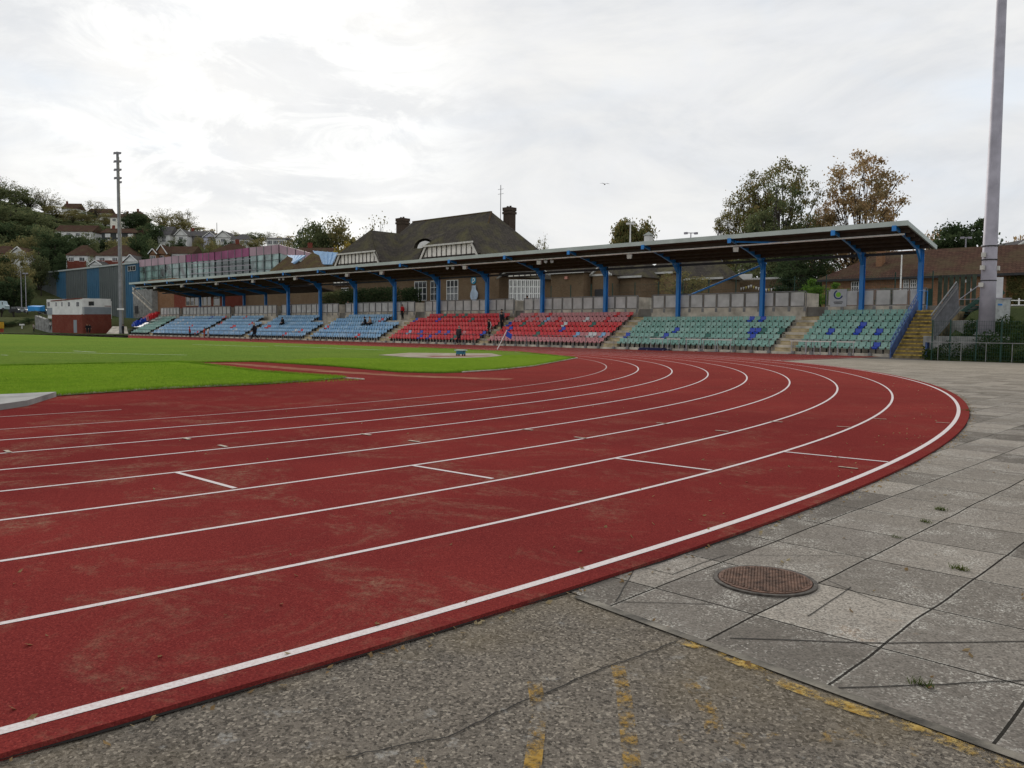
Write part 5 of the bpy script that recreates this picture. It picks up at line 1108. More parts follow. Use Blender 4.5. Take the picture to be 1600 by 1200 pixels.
m=bpy.data.meshes.new('ivy'); m.from_pydata(V,[],Fc); m.materials.append(Lm); o=bpy.data.objects.new('ivy',m); COL.objects.link(o); tag(o,'thin climbing ivy on the brick wall at the far right edge','ivy')
V=[];Fc=[]
def blade(x,y,h):
    a=rn.uniform(0,6.28); b=rn.uniform(0,6.28); w=.006; i=len(V); lx,ly=math.cos(b)*h*.5,math.sin(b)*h*.5
    V.extend([(x-math.cos(a)*w,y-math.sin(a)*w,.03),(x+math.cos(a)*w,y+math.sin(a)*w,.03),(x+lx,y+ly,.03+h)]); Fc.append((i,i+1,i+2))
def edge(pts,n,wd):
    L_=[math.dist(a,b) for a,b in zip(pts,pts[1:])]; T_=sum(L_)
    for k in range(n):
        u=rn.random()*T_
        for (a,b,l) in zip(pts,pts[1:],L_):
            if u<=l: t_=u/l; blade(a[0]+(b[0]-a[0])*t_+rn.gauss(0,wd),a[1]+(b[1]-a[1])*t_+rn.gauss(0,wd),rn.uniform(.03,.09)); break
            u-=l
edge([(15.3,3.2),(15.5,9.4),(17.4,9.25),(23.5,8.25),(27.8,8.5),(28.3,7.),(28.72,5.3),(28.7,2.9),(29.35,.42),(29.2,-2)],16000,.07)
edge([(15.3,3.2),(15.4,9.5),(16.2,12.26),(21.58,12.5),(26.1,11.85),(27.3,12.6),(27.0,15.48),(25.6,18.9),(23.15,23.2),(20.5,27.7),(12,32.6),(0,34.55)],16000,.06)
for k in range(26000): blade(rn.uniform(16,29.2),rn.uniform(-3,8.3),rn.uniform(.02,.06))
m=bpy.data.meshes.new('grass_blades'); m.from_pydata(V,[],Fc); m.materials.append(leafmat('blade_green',(.15,.28,.02),(.11,.20,.018),(.20,.30,.04))); o=bpy.data.objects.new('grass_blades',m); COL.objects.link(o); tag(o,'longer bright green grass blades fringing the infield beside the red track','grass',None,'stuff')
rn=random.Random(11); V=[];Fc=[]
def leaf(x,y,z):
    a=rn.uniform(0,6.28); l=rn.uniform(.008,.022); u=Vector((math.cos(a)*l,math.sin(a)*l,rn.uniform(0,.006))); v=Vector((-math.sin(a)*l*.6,math.cos(a)*l*.6,rn.uniform(0,.008))); p=Vector((x,y,z+.004)); i=len(V)
    V.extend([tuple(p-u),tuple(p+v),tuple(p+u+Vector((0,0,.005))),tuple(p-v)]); Fc.append((i,i+1,i+2,i+3))
for k in range(420):
    a=R(rn.uniform(-9,45)); r=rn.uniform(35,44.5)
    if rn.random()<.45: r=44.5-abs(rn.gauss(0,.8))
    leaf(r*math.cos(a),r*math.sin(a),.002)
for k in range(420): a=R(rn.uniform(-7,40)); r=RO+.02+abs(rn.gauss(0,.05)); leaf(r*math.cos(a),r*math.sin(a),-.02)
for k in range(260):
    x=44.9+.62*rn.randint(0,6)+.32+rn.gauss(0,.02); y=rn.uniform(-2,12); leaf(x+.0,y,-.02)
m=bpy.data.meshes.new('leaf_litter'); m.from_pydata(V,[],Fc); m.materials.append(leafmat('litter_leaf',(.34,.24,.12),(.22,.14,.07),(.42,.36,.22))); o=bpy.data.objects.new('leaf_litter',m); COL.objects.link(o); tag(o,'tiny dry leaf fragments scattered over the near track and along its outer edge','leaf litter',None,'stuff')
# short rough grass at the foot of the fence and track edge
# ------------------------------------------------------------------ hill houses
def house(name,label,px0,px1,D,yb,ye,yr,wm_,rm,kind='hip',wins=2,low=None,chim=None,dep=9.,gable_px=None,wrow=1,wc=None):
    z0=zat((px0+px1)/2,yb,D); ze_=zat((px0+px1)/2,ye,D); zr_=zat((px0+px1)/2,yr,D+dep/2); a,b=atD(px0,D),atD(px1,D); w=(b-a).length; u=(b-a).normalized(); fw_=FW.copy()
    t=thing(name,label,'house',((a.x+b.x)/2,(a.y+b.y)/2,z0),0,'houses on the hillside')
    m=MB(); q=[a,b,b+fw_*dep,a+fw_*dep]; m.prism(q,z0-4,ze_); m.build('wall',wm_,t)
    o=.35; c=[a-u*o-fw_*o,b+u*o-fw_*o,b+u*o+fw_*(dep+o),a-u*o+fw_*(dep+o)]
    c=[Vector((v.x,v.y,ze_)) for v in c]; mid0=(c[0]+c[3])/2; mid1=(c[1]+c[2])/2; m=MB()
    if kind=='hip': i=min(dep/2,w*.42); r0=mid0+u*i; r1=mid1-u*i
    else: r0,r1=mid0,mid1
    r0=Vector((r0.x,r0.y,zr_)); r1=Vector((r1.x,r1.y,zr_))
    if kind=='front':    # gable end faces the camera
        m0=(c[0]+c[1])/2; m1=(c[2]+c[3])/2; r0=Vector((m0.x,m0.y,zr_)); r1=Vector((m1.x,m1.y,zr_))
        m.face([c[0],c[3],r1,r0]); m.face([c[1],r0,r1,c[2]]); m.face(c[::-1]); m.build('roof',rm,t)
        m=MB(); g0=Vector((a.x,a.y,ze_-.01)); g1=Vector((b.x,b.y,ze_-.01)); g2=(g0+g1)/2; g2.z=zr_-.35; m.hexa([g0-fw_*.02,g1-fw_*.02,g2-fw_*.02],[g0+fw_*.2,g1+fw_*.2,g2+fw_*.2]); m.build('gable_wall',wm_,t)
        m=MB(); k=-fw_*.4; m.bar(c[0]-fw_*.02,r0-fw_*.02,.14,.22); m.bar(c[1]-fw_*.02,r0-fw_*.02,.14,.22); m.build('bargeboards',render_w,t)
    else:
        m.face([c[0],c[1],r1,r0]); m.face([c[2],c[3],r0,r1]); m.face([c[1],c[2],r1]); m.face([c[3],c[0],r0]); m.face(c[::-1]); m.build('roof',rm,t)
    if low: m=MB(); zl=z0+(ze_-z0)*.42; m.prism([a-fw_*.06+u*.3,b-fw_*.06-u*.3,b-fw_*.01-u*.3,a-fw_*.01+u*.3],z0-3,zl); m.build('lower_panel',low,t)
    for r in range(wrow):
        for k in range(wins):
            uu=(k+.5)/wins; P=a+u*(w*uu-.75)-fw_*.02; h=1.15; P.z=(ze_-1.6) if r==0 else z0+.9
            if wc:
                m=MB(); m.prism([P-fw_*.06,P+u*1.9-fw_*.06,P+u*1.9,P],P.z,P.z+1.3); m.build('window',wc,t)
            else: win(t,P,-fw_,1.5,h,3,1)
    if chim: m=MB(); cc=(r0.lerp(r1,chim)); m.box(cc.x-.4,cc.x+.4,cc.y-.4,cc.y+.4,zr_-1.2,zr_+1.1); m.build('chimney',brick_r,t)
    return t
house('house','hillside house at the far left edge with brown roof and white walls',-25,22,232,410,396,384,brick_t,tile_b,'hip',3)
house('house','small white gable-fronted house behind bare branches at far left',21,42,229,412,396,388,render_w,tile_b,'front',1)
house('house','white hip-roofed house above the shed, left of the matching wider house',106,139,232,413,399.5,383,render_w,tile_b,'hip',2,brick_r)
house('house','wide white hip-roofed house above the shed, directly left of the tall thin mast',152,212,232,412,400,383,render_w,tile_b,'hip',3,brick_r)
house('house','small low white-gabled extension roof just above the shed',143,160,226,418,414,409,render_w,slate,'front',0)
house('house','low white-gabled house between the thin mast and the pink glass building',196,216,226,414,409,400,render_w,slate,'front',0)
house('house','long brown-roofed terrace house on the hillside half hidden by hedges',89,147,300,376,362,352,render_w,tile_b,'gab',4)
house('house','dark-walled house with white windows beside the tall thin mast, mid hill',162,215,300,384,364,357,mat('tile_hung_dark',(.05,.055,.055),.8,.1,2.),tile_b,'gab',3,None,.2,9.,None,2,render_w)
house('house','brown-roofed house on the skyline left of the thin mast',101,124,420,338,326,318,render_w,tile_b,'gab',1,None,.1)
house('house','long house on the skyline with dark roof, nearest left of the mast',140,172,415,345,333,326,render_w,tile_b,'gab',3)
house('house','skyline house with chimney just right of the thin mast top rows',176,200,385,352,340,334,cream,tile_b,'gab',2,None,.8)
house('house','dark-roofed skyline house right of the thin mast, with chimney',203,225,410,350,338,330,brick_t,tile_b,'hip',1,None,.3)
house('house','tall narrow white house with a steep grey roof, upper hill',249,268,300,382,367,354,render_w,slate,'gab',1,None,None,8.,None,2)
house('house','white gable-fronted house with dark side roof, upper hill',276,294,300,376,368,359.5,render_w,slate,'front',1)
house('house','long grey-roofed house right of the white gable, upper hill',294,328,305,376,369,361,mat('slate_wall',(.16,.15,.15),.8,.1),slate,'gab',0,None,.1)
house('house','lilac-white gabled house, leftmost of the three in line on the upper right hill',320,340,300,378,371,364.5,mat('lilac_render',(.55,.55,.66),.8,.05),slate,'front',1)
house('house','white gabled house, middle of the three in line on the upper right hill',339,362,295,378,371,362.5,render_w,slate,'front',1)
house('house','pale house with bay windows, rightmost of the three in line on the upper right hill',362,390,290,384,374,366,mat('pale_render',(.58,.57,.55),.8,.05),slate,'hip',4)
house('house','orange brick gabled house above the pink glass building',246,262,228,405,397,384.5,brick_o,tile_b,'front',1)
house('house','long brown-roofed wing joined to the orange brick gabled house',262,301,231,404,396.5,385,render_w,tile_b,'gab',4)
house('house','tiny brick gabled porch house left of the orange brick gabled house',236,246,226,405,397,391,brick_o,tile_b,'front',1)
house('house','brown hip roof rising right behind the magenta band of the glass building',330,388,222,402,394,380.5,brick_t,tile_b,'hip',0,None,.85)
house('house','white flat dormer house right above the peak of the glass building',418,446,255,388,373.5,371.5,render_w,slate,'gab',3)
house('house','long low red-roofed house behind the blue metal roofs',462,518,188,402,396,387,render_w,tile_b,'gab',4,None,.3)
house('house','white-gabled house at the far right edge behind the tiled range',1585,1612,128,398,384,378.5,render_w,slate,'front',0)
# utility poles on the skyline, lamps at left
pole(707-0 if False else 341,372,348,380,.16,'thin pole on the skyline above the row of white hillside houses',mat('pole_dark',(.12,.11,.10),.8,.1),'utility_pole')
pole(42,488,427,178,.09,'white-headed street lamp in front of the dark trees at far left',galv,'street_lamp','street lamp',.35)
pole(35,480,424,180,.08,'slim grey mast with small boxes left of the white-headed street lamp',galv,'slim_mast','mast')
pole(34.5,520,507,166,.12,'small white signpost at the foot of the bank, far left',whitep,'signpost','signpost',.3)
# parked vehicles at left, on the car park level
def car(px0,px1,D,yb,yt,col,label,name='parked_car',van=False):
    a,b=atD(px0,D),atD(px1,D); z0=zat((px0+px1)/2,yb,D); h=zat((px0+px1)/2,yt,D)-z0; L_=(b-a).length; u=(b-a).normalized(); n=-FW; c=(a+b)/2
    t=thing(name,label,'van' if van else 'car',(c.x,c.y,z0)); W=1.8
    pr=[(0,.22),(0,.55),(.16,.62),(.28,1.),(.72,1.),(.86,.64),(1,.56),(1,.22)] if not van else [(0,.15),(0,.98),(.72,1.),(.86,.62),(1,.5),(1,.15)]
    pts=[a+u*(L_*x)+Vector((0,0,z0+h*z)) for x,z in pr]; m=MB(); m.hexa([p-FW*0 for p in pts],[p+FW*W for p in pts]); m.build('body',col,t)
    m=MB(); 
    for (x0,x1,zz0,zz1) in (((.30,.49,.66,.93),(.51,.72,.66,.93)) if not van else ((.70,.80,.6,.88),)): m.hexa([a+u*(L_*x)-FW*.02+Vector((0,0,z0+h*z)) for x,z in ((x0,zz0),(x1,zz0),(x1,zz1),(x0,zz1))],[a+u*(L_*x)+FW*.02+Vector((0,0,z0+h*z)) for x,z in ((x0,zz0),(x1,zz0),(x1,zz1),(x0,zz1))])
    m.build('side_window',glassd,t)
    for x in (.18,.82):
        m=MB(); q=a+u*(L_*x)-FW*.03+Vector((0,0,z0+.30)); m.tube([q,q+FW*.25],.32,12); m.build('wheel',dark,t)
car(-6,8.5,186,485,470,mat('car_pale_blue',(.45,.55,.58),.3,.05),'pale blue van parked at the far left edge above the bank','parked_van',True)
car(14,30,184,489,479,mat('car_black',(.02,.02,.024),.3,.05),'black car parked left of the blue tarpaulin')
car(29,42,183,489,480,mat('car_silver',(.22,.24,.26),.3,.05),'silver-grey car parked between the black car and the blue tarpaulin')
car(60,74,182,491,480,mat('car_green',(.10,.14,.13),.3,.05),'dull green car half hidden behind the white upper floor block')
m=MB(); a,b=atD(44,180),atD(63,180); z0,z1=zat(53,486,180),zat(53,477,180); m.hexa([(a.x,a.y,z0),(b.x,b.y,z0),(b.x+FW.x*2,b.y+FW.y*2,z0),(a.x+FW.x*2,a.y+FW.y*2,z0)],[(a.x,a.y,z1-.2),(b.x,b.y,z1-.35),(b.x+FW.x*2,b.y+FW.y*2,z1),(a.x+FW.x*2,a.y+FW.y*2,z1)])
tag(m.build('tarpaulin',mat('tarp_blue',(.03,.25,.60),.5,.1,1.)),'bright blue tarpaulin covered load beside the parked cars','tarpaulin')
# ------------------------------------------------------------------ things on the field
p=onZ(720,556,.04); t=thing('blue_box','pale topped blue box trolley on the throwing pad','box',(p.x,p.y,.05),R(20))
m=MB(); m.box(-.2,.2,-.15,.15,.08,.25); m.build('body',mat('box_blue',(.03,.16,.24),.6,.1),t,local=True); m=MB(); m.box(-.28,.28,-.2,.2,.26,.31); m.build('lid',mat('lid_pale',(.36,.46,.44),.6,.1),t,local=True)
for sx,sy in ((-.17,-.12),(.17,-.12),(-.17,.12),(.17,.12)): m=MB(); m.box(sx-.03,sx+.03,sy-.03,sy+.03,0,.08); m.build('foot',dark,t,local=True)
p=onZ(777,546,.03); q=onY(792,516,p.y+.3); t=thing('corner_flag','leaning white pole with a small blue flag at the bend end of the pitch','flag',(p.x,p.y,.03))
m=MB(); m.tube([p,q],.035,8); m.build('pole',whitep,t); m=MB(); m.hexa([(q.x,q.y,q.z-.05),(q.x+.42,q.y+.1,q.z-.30),(q.x+.30,q.y+.1,q.z-.62),(q.x-.1,q.y,q.z-.42)],[(q.x,q.y+.02,q.z-.05),(q.x+.42,q.y+.12,q.z-.30),(q.x+.30,q.y+.12,q.z-.62),(q.x-.1,q.y+.02,q.z-.42)]); m.build('flag',seatb,t)
p=atD(118,158); t=thing('litter_bin','black bin standing at the far edge of the pitch before the brick block','bin',(p.x,p.y,0)); m=MB(); m.tube([(p.x,p.y,0),(p.x,p.y,.75)],[.36,.42],10); m.build('body',dark,t); m=MB(); m.tube([(p.x,p.y,.76),(p.x,p.y,.84)],.44,10); m.build('lid',dark,t)
p=onZ(282,562,.04); 
# far-left yellow and orange thing: padded post cover on the bank foot
p=atD(1,160); t=thing('padded_unit','yellow over red padded unit standing at the far left edge of the pitch','padded unit',(p.x,p.y,0)); m=MB(); m.box(p.x-.8,p.x+.8,p.y-.4,p.y+.4,.75,2.0); m.build('yellow_pad',mat('pad_yellow',(.50,.28,.02),.6,.1),t); m=MB(); m.box(p.x-.6,p.x+.6,p.y-.35,p.y+.35,.02,.74); m.build('red_base',mat('pad_red',(.35,.06,.03),.6,.1),t)
# far end cluster of odd blue, white and red seats outside the end wall
t=thing('seat_heap','sloping line of old blue and red seats piled outside the far end of the stand','seats',(-90,49,0)); t['kind']='stuff'
for nm,mm_,u0,u1 in (('blue_seats',seatb,0,.5),('red_seats',seatr[0],.62,1.),('pale_seats',seatp,.45,.7)):
    m=MB()
    for k in range(40):
        u=random.uniform(u0,u1); px=209+36*u+random.uniform(-3,3); py=508-18*u+random.uniform(-2,2.5); q=onY(px,py,49+2.5*u); m.box(q.x-.22,q.x+.22,q.y-.2,q.y+.2,q.z-.2,q.z+.22)
    m.build(nm,mm_,t)
# gull
p=CAM+ray(945,288)*62; t=thing('gull','small dark gull gliding in the pale sky over the stand','bird',p,R(60),None,.75); 
m=MB(); m.tube([(0,-.19,0),(0,-.10,.01),(0,.05,.0),(0,.16,0),(0,.26,.0)],[.012,.045,.05,.03,.008],8); m.build('body',mat('gull_grey',(.12,.12,.125),.8,.1),t,local=True,smooth=True)
for s_ in (-1,1):
    m=MB(); L1=[(0,.07,.03),(.22*s_,.10,.10),(.50*s_,.0,.06)]; L2=[(0,-.05,.03),(.22*s_,-.03,.10),(.50*s_,-.04,.06)]
    for k in range(2): m.hexa([L1[k],L1[k+1],L2[k+1],L2[k]],[(x,y,z+.012) for x,y,z in (L1[k],L1[k+1],L2[k+1],L2[k])])
    m.build('wing',mat('gull_wing',(.10,.10,.11),.8,.1),t,local=True)
# ------------------------------------------------------------------ people
def skin(name,V,E,Rd,m,parent,sub=2):
    me=bpy.data.meshes.new(name); me.from_pydata(V,E,[]); o=bpy.data.objects.new(name,me); COL.objects.link(o)
    md=o.modifiers.new('s','SKIN'); 
    for i,r in enumerate(Rd):
        me.skin_vertices[0].data[i].radius=(r,r) if not isinstance(r,tuple) else r
    me.skin_vertices[0].data[0].use_root=True
    sb=o.modifiers.new('u','SUBSURF'); sb.levels=sub; sb.render_levels=sub
    dg=bpy.context.evaluated_depsgraph_get(); ev=o.evaluated_get(dg); nm=bpy.data.meshes.new_from_object(ev); o.modifiers.clear(); o.data=nm; nm.materials.clear(); nm.materials.append(m)
    nm.polygons.foreach_set('use_smooth',[True]*len(nm.polygons)); o.parent=parent; return o
skin_m=mat('skin_tone',(.50,.30,.21),.6,.05,8.)
def person(pos,face,label,pose='stand',top=(.03,.03,.035),legs=(.02,.02,.025),hair=(.05,.035,.02),h=1.75,group=None,coat=False,stripe=None):
    """local axes: x right, y forward, z up; face = heading in degrees from +y"""
    t=thing('person',label,'person',pos,R(face),group,h/1.75)
    if pose=='sit': hipz,fw=.46,True
    else: hipz,fw=.93,False
    lean=.06 if pose!='sit' else .12
    P={'pel':(0,0,hipz),'wa':(0,.0+lean*.2,hipz+.18),'ch':(0,lean*.6,hipz+.38),'nk':(0,lean,hipz+.56),'hd':(0,lean+.02,hipz+.645),'tp':(0,lean+.01,hipz+.79)}
    for s_,S in ((-1,'l'),(1,'r')):
        P['sh'+S]=(.175*s_,lean*.8,hipz+.48); P['hp'+S]=(.095*s_,0,hipz-.03)
        if pose=='stand':
            P['el'+S]=(.235*s_,-.01,hipz+.20); P['wr'+S]=(.225*s_,.07,hipz-.05); P['kn'+S]=(.10*s_,.02,.50); P['an'+S]=(.10*s_,-.02,.09); P['to'+S]=(.115*s_,.17,.03)
        elif pose=='walk':
            f=s_; P['el'+S]=(.225*s_,-.13*f,hipz+.21); P['wr'+S]=(.21*s_,-.16*f+.12,hipz-.0)
            if s_>0: P['knr']=(.09,.24,.54); P['anr']=(.09,.33,.11); P['tor']=(.10,.52,.06)
            else: P['knl']=(-.09,-.08,.49); P['anl']=(-.09,-.42,.20); P['tol']=(-.10,-.32,.05)
        else:
            P['el'+S]=(.22*s_,.10,hipz+.22); P['wr'+S]=(.12*s_,.30,hipz+.14); P['kn'+S]=(.12*s_,.44,hipz+.02); P['an'+S]=(.12*s_,.42,.08); P['to'+S]=(.13*s_,.6,.03)
    order=['pel','wa','ch','nk','hd','tp']; Rr={'pel':.125,'wa':.115,'ch':.14,'nk':.055,'hd':.088,'tp':.06,'sh':.06,'el':.042,'wr':.028,'hp':.085,'kn':.055,'an':.038,'to':.03}
    V=[];Ed=[];Rd=[];ix={}
    def add(n,co,r,par=None):
        ix[n]=len(V); V.append(co); Rd.append(r)
        if par: Ed.append((ix[par],ix[n]))
    prev=None
    for n in order: add(n,P[n],Rr[n],prev); prev=n
    hd=Vector(P['hd']); add('nose',tuple(hd+Vector((0,.105,.01))),.014,'hd')
    for s_,e in ((-1,'earl'),(1,'earr')): add(e,tuple(hd+Vector((.093*s_,-.005,.01))),.016,'hd')
    for S in 'lr':
        s_=-1 if S=='l' else 1
        add('sh'+S,P['sh'+S],Rr['sh'],'ch'); add('el'+S,P['el'+S],Rr['el'],'sh'+S); add('wr'+S,P['wr'+S],Rr['wr'],'el'+S)
        w=Vector(P['wr'+S]); d=(w-Vector(P['el'+S])).normalized(); add('pa'+S,tuple(w+d*.07),(.032,.02),'wr'+S)
        side=Vector((s_,0,0)).cross(d); pa=w+d*.07
        for k in range(4): add('f%d'%k+S,tuple(pa+side*(.028-.018*k)+d*(.075-.008*abs(k-1))+Vector((-.015*s_,0,0))),.008,'pa'+S)
        add('th'+S,tuple(w+d*.07+side*.05),.010,'wr'+S)
        add('hp'+S,P['hp'+S],Rr['hp'],'pel'); add('kn'+S,P['kn'+S],Rr['kn'],'hp'+S); add('an'+S,P['an'+S],Rr['an'],'kn'+S); add('to'+S,P['to'+S],Rr['to'],'an'+S)
    skin('body',V,Ed,Rd,skin_m,t,1)
    tm=mat('cloth_%02d%02d%02d'%tuple(int(c*99) for c in top),top,.9,.15,8.); lm=mat('cloth_%02d%02d%02d'%tuple(int(c*99) for c in legs),legs,.9,.15,8.); hm=mat('hair_%02d%02d%02d'%tuple(int(c*99) for c in hair),hair,.9,.2,20.); shm=mat('shoe_black',(.015,.015,.015),.5,.1)
    g=lambda n: P[n]
    hem=.35 if coat else .0
    V2=[g('pel'),g('wa'),g('ch'),tuple(Vector(g('ch')).lerp(Vector(g('nk')),.75)),g('shl'),g('ell'),tuple(Vector(g('ell')).lerp(Vector(g('wrl')),.93)),g('shr'),g('elr'),tuple(Vector(g('elr')).lerp(Vector(g('wrr')),.93))]
    E2=[(0,1),(1,2),(2,3),(2,4),(4,5),(5,6),(2,7),(7,8),(8,9)]; R2=[.165,.16,.18,.08,.085,.065,.05,.085,.065,.05]
    if coat: V2.append((0,.0,hipz-.32)); E2.append((0,10)); R2.append(.17)
    skin('jacket',V2,E2,R2,tm,t,1)
    V3=[g('pel')]; E3=[]; R3=[.145]
    for S in 'lr':
        i=len(V3); V3+=[g('hp'+S),g('kn'+S),tuple(Vector(g('kn'+S)).lerp(Vector(g('an'+S)),.95))]; E3+=[(0,i),(i,i+1),(i+1,i+2)]; R3+=[.108,.078,.062]
    skin('trousers',V3,E3,R3,lm,t,1)
    for S in 'lr': skin('shoe',[g('an'+S),tuple(Vector(g('an'+S)).lerp(Vector(g('to'+S)),.55)),g('to'+S)],[(0,1),(1,2)],[.05,.05,.04],shm,t,1)
    m=MB(); m.ball((0,hd.y-.018,hd.z+.045),.112,12,(.88,1.,.98)); 
    o=m.build('hair',hm,t,local=True,smooth=True)
    if stripe:
        m=MB()
        for S in 'lr': m.tube([Vector(g('sh'+S))+Vector((.06 if S=='r' else -.06,0,.02)),Vector(g('el'+S))+Vector((.06 if S=='r' else -.06,0,0)),Vector(g('wr'+S))+Vector((.05 if S=='r' else -.05,0,0))],.025,6)
        for S in 'lr': m.tube([Vector(g('hp'+S))+Vector((.1 if S=='r' else -.1,.02,0)),Vector(g('kn'+S))+Vector((.075 if S=='r' else -.075,.02,0))],.025,6)
        m.build('side_stripe',whitep,t,local=True)
    return t
def G3(px,py,D=None):
    if D is None: p=onZ(px,py,.04); return p
    p=atD(px,D,.02); return p
def facing(deg): return deg
p=atD(398,86,.04); person(p,45+90,'person in a long dark coat striding left across the far edge of the pitch','walk',(.012,.013,.022),(.012,.012,.014),(.35,.28,.22),1.92,None,True)
p=atD(717,75.5,.02); person(p,20,'person in a dark grey jacket standing on the track before the red seats','stand',(.035,.035,.04),(.012,.014,.022),(.30,.26,.24),1.74,None,True)
def seatpos(px,row): y=YB+.12+TRD*row+.34; q=onY(px,505,y); return Vector((q.x,y,Z0+RIS*row))
q=seatpos(570,4); q=seatpos(572,3); person(q+Vector((0,-.05,0)),150,'person in black reclining on the light blue seats, left of a companion','sit',(.012,.012,.014),(.012,.012,.016),(.02,.015,.012),1.8)
q=seatpos(580,3); person(q+Vector((0,-.05,0)),160,'person in a beige top sitting on the light blue seats beside a companion in black','sit',(.36,.26,.19),(.012,.012,.016),(.30,.16,.08),1.8)
q=seatpos(443,3); person(q+Vector((0,-.05,0)),190,'lone person in black hunched on the second light blue seat block','sit',(.012,.013,.018),(.012,.012,.016),(.03,.02,.015),1.8)
q=onY(629,505,52.6); person((q.x,52.6,Z0+RIS*5.2),185,'person in a bright red jacket on the steps left of the red seats','stand',(.50,.015,.02),(.015,.015,.018),(.10,.06,.04),1.72)
q=onY(771,505,49.3); person((-7.4,49.2,Z0+RIS*1.3),165,'person in black with white side stripes on the aisle steps between the red blocks','stand',(.015,.015,.018),(.012,.012,.014),(.03,.02,.015),1.74,stripe=True)
person((-7.55,51.0,Z0+RIS*3.4),195,'person in a grey top behind others on the aisle steps between the red blocks','stand',(.20,.20,.22),(.012,.012,.014),(.04,.03,.02),1.78)
person((-7.05,50.5,Z0+RIS*2.9),170,'person in a black coat with pale face on the aisle between the red blocks','stand',(.02,.02,.024),(.012,.012,.014),(.05,.03,.02),1.74,None,True)
person((-7.3,54.3,ZT-.25),180,'dark figure standing in the wall opening above the red seats','stand',(.03,.035,.045),(.012,.012,.014),(.03,.02,.015),1.74)
person((-36.6,54.0,ZT-.3),180,'dark figure in the wall opening between two light blue seat blocks','stand',(.012,.014,.018),(.012,.012,.014),(.03,.02,.015),1.8,None,True)
p=atD(192,147,.02); person(p,20,'person in dark clothes at the foot of the tall thin mast','stand',(.012,.014,.03),(.012,.012,.02),(.05,.035,.02),1.8)
p=atD(136,147,.02); person(p,-100,'person with reddish hair walking in front of the red brick block, left of a pair','walk',(.02,.02,.02),(.02,.02,.02),(.28,.12,.05),1.75)
p=atD(140,148,.02); person(p,-100,'person in black walking in front of the red brick block, right of a pair','walk',(.015,.015,.02),(.02,.02,.02),(.03,.02,.015),1.75)
p=atD(94,156,.02); person(p,0,'person in black standing by the brick wall near its downpipe','stand',(.012,.012,.014),(.012,.012,.014),(.03,.02,.015),1.8)
p=atD(79,158,.6); person(p,180,'person in a white shirt on the ramp left of the brick block','stand',(.6,.6,.58),(.05,.05,.06),(.03,.02,.015),1.6)
p=atD(53,162,.02); person(p,180,'person with a pale top by the steps at the foot of the far left bank','stand',(.35,.30,.30),(.012,.012,.014),(.03,.02,.015),1.75)
p=atD(319,111,.02); person(p,0,'small person in a red top on the far track, left of one in white','stand',(.45,.05,.03),(.40,.10,.06),(.06,.04,.02),1.35)
p=atD(325,109,.02); person(p,0,'small person in white on the far track, right of one in red','stand',(.62,.60,.58),(.5,.48,.45),(.06,.04,.02),1.35)
q=seatpos(308,0); person(q+Vector((-1.,-.6,-.2)),180,'person in a red top at the front rail of the farthest light blue seats','stand',(.42,.02,.02),(.02,.02,.02),(.06,.04,.02),1.4)
# ------------------------------------------------------------------ camera, light, sky
cam=bpy.data.cameras.new('camera'); co=bpy.data.objects.new('camera',cam); COL.objects.link(co)
cam.sensor_width=36; cam.lens=F/1600*36; cam.clip_end=9000; cam.clip_start=.05
c,s=math.cos(ROLL),math.sin(ROLL)
fwd=FW*math.cos(PITCH)-UP*math.sin(PITCH); dn=-FW*math.sin(PITCH)-UP*math.cos(PITCH)
xr=RT*c+dn*(-s) if False else (ray(1600,600)-ray(0,600)).normalized()
yu=(ray(800,0)-ray(800,1200)).normalized()
fw=ray(800,600).normalized()
M=Matrix((xr,yu,-fw)).transposed().to_4x4(); M.translation=CAM; co.matrix_world=M
bpy.context.scene.camera=co
SUND=ray(430,230).normalized()
elev=math.asin(SUND.z); az=math.atan2(SUND.x,SUND.y)
sl_=bpy.data.lights.new('sun','SUN'); sl_.energy=1.7; sl_.angle=R(12); sl_.color=(1,.95,.88); so=bpy.data.objects.new('sun',sl_); COL.objects.link(so)
so.rotation_euler=(-Vector((SUND.x,SUND.y,max(SUND.z,math.sin(R(28)))))).to_track_quat('-Z','Y').to_euler()
w=bpy.data.worlds.new('World'); bpy.context.scene.world=w; w.use_nodes=True; N=w.node_tree.nodes; L=w.node_tree.links; bg=N['Background']; bg.inputs['Strength'].default_value=.1
sky=N.new('ShaderNodeTexSky'); sky.sky_type='NISHITA'; sky.sun_disc=False; sky.sun_elevation=R(28); sky.sun_rotation=az
tc=N.new('ShaderNodeTexCoord'); mp=N.new('ShaderNodeMapping'); mp.inputs['Scale'].default_value=(1,1,2.6); L.new(tc.outputs['Generated'],mp.inputs[0])
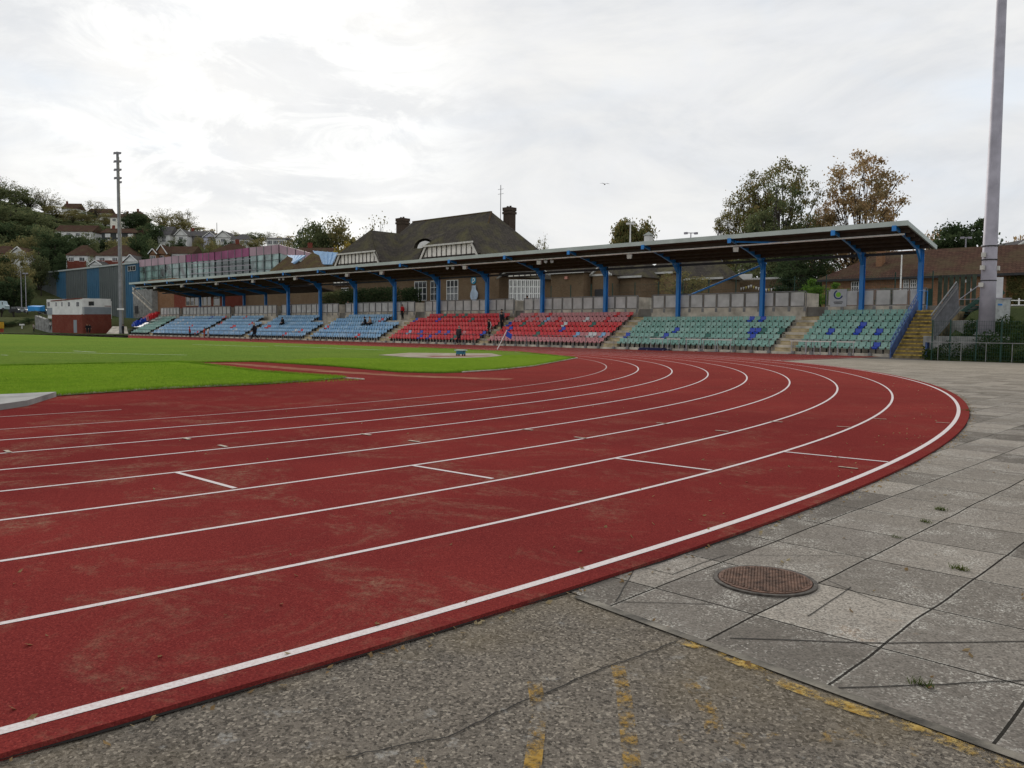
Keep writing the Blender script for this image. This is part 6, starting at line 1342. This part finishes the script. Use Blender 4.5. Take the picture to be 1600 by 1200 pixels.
def nz(scale,det,rough=.55,dist=0.):
    n=N.new('ShaderNodeTexNoise'); n.inputs['Scale'].default_value=scale; n.inputs['Detail'].default_value=det; n.inputs['Roughness'].default_value=rough; n.inputs['Distortion'].default_value=dist; L.new(mp.outputs[0],n.inputs['Vector']); return n.outputs['Fac']
def rg(v,a,b,c_=0.,d_=1.):
    n=N.new('ShaderNodeMapRange'); n.interpolation_type='SMOOTHSTEP'; n.inputs['From Min'].default_value=a; n.inputs['From Max'].default_value=b; n.inputs['To Min'].default_value=c_; n.inputs['To Max'].default_value=d_; L.new(v,n.inputs['Value']); return n.outputs['Result']
def mixc(f,a,b):
    n=N.new('ShaderNodeMix'); n.data_type='RGBA'
    if isinstance(f,float): n.inputs['Factor'].default_value=f
    else: L.new(f,n.inputs['Factor'])
    for k,v in (('A',a),('B',b)):
        if isinstance(v,tuple): n.inputs[k].default_value=(*v,1)
        else: L.new(v,n.inputs[k])
    return n.outputs['Result']
K=10.
cl=mixc(rg(nz(3.2,9,.6,.6),.30,.70),(.60*K,.62*K,.65*K),(.79*K,.785*K,.77*K))
cl=mixc(rg(nz(9.,8,.62,.5),.40,.70,0.,.45),cl,(.74*K,.75*K,.77*K))
cl=mixc(rg(nz(2.4,5,.5,.8),.50,.78,0.,.7),cl,(.66*K,.745*K,.85*K))
# brightening around the veiled sun
vd=N.new('ShaderNodeVectorMath'); vd.operation='DOT_PRODUCT'; L.new(tc.outputs['Generated'],vd.inputs[0]); gd=ray(385,150).normalized(); vd.inputs[1].default_value=gd
gl=rg(vd.outputs['Value'],.95,1.,0.,.95); 
m_=N.new('ShaderNodeMath'); m_.operation='MULTIPLY'; L.new(gl,m_.inputs[0]); L.new(rg(nz(7.,8,.65,.8),.40,.62,.25,1.),m_.inputs[1])
cl=mixc(m_.outputs[0],cl,(.95*K,.95*K,.93*K))
fin=mixc(.97,sky.outputs[0],cl)
L.new(fin,bg.inputs['Color'])
sc=bpy.context.scene; sc.view_settings.view_transform='Standard'; sc.view_settings.look='None'; sc.view_settings.exposure=.23; sc.view_settings.gamma=1
sc.cycles.max_bounces=6; sc.cycles.transparent_max_bounces=12

for o in bpy.data.objects:
    if 'label' in o and len(o['label'].split())>16: print('LONG',o.name,o['label'])
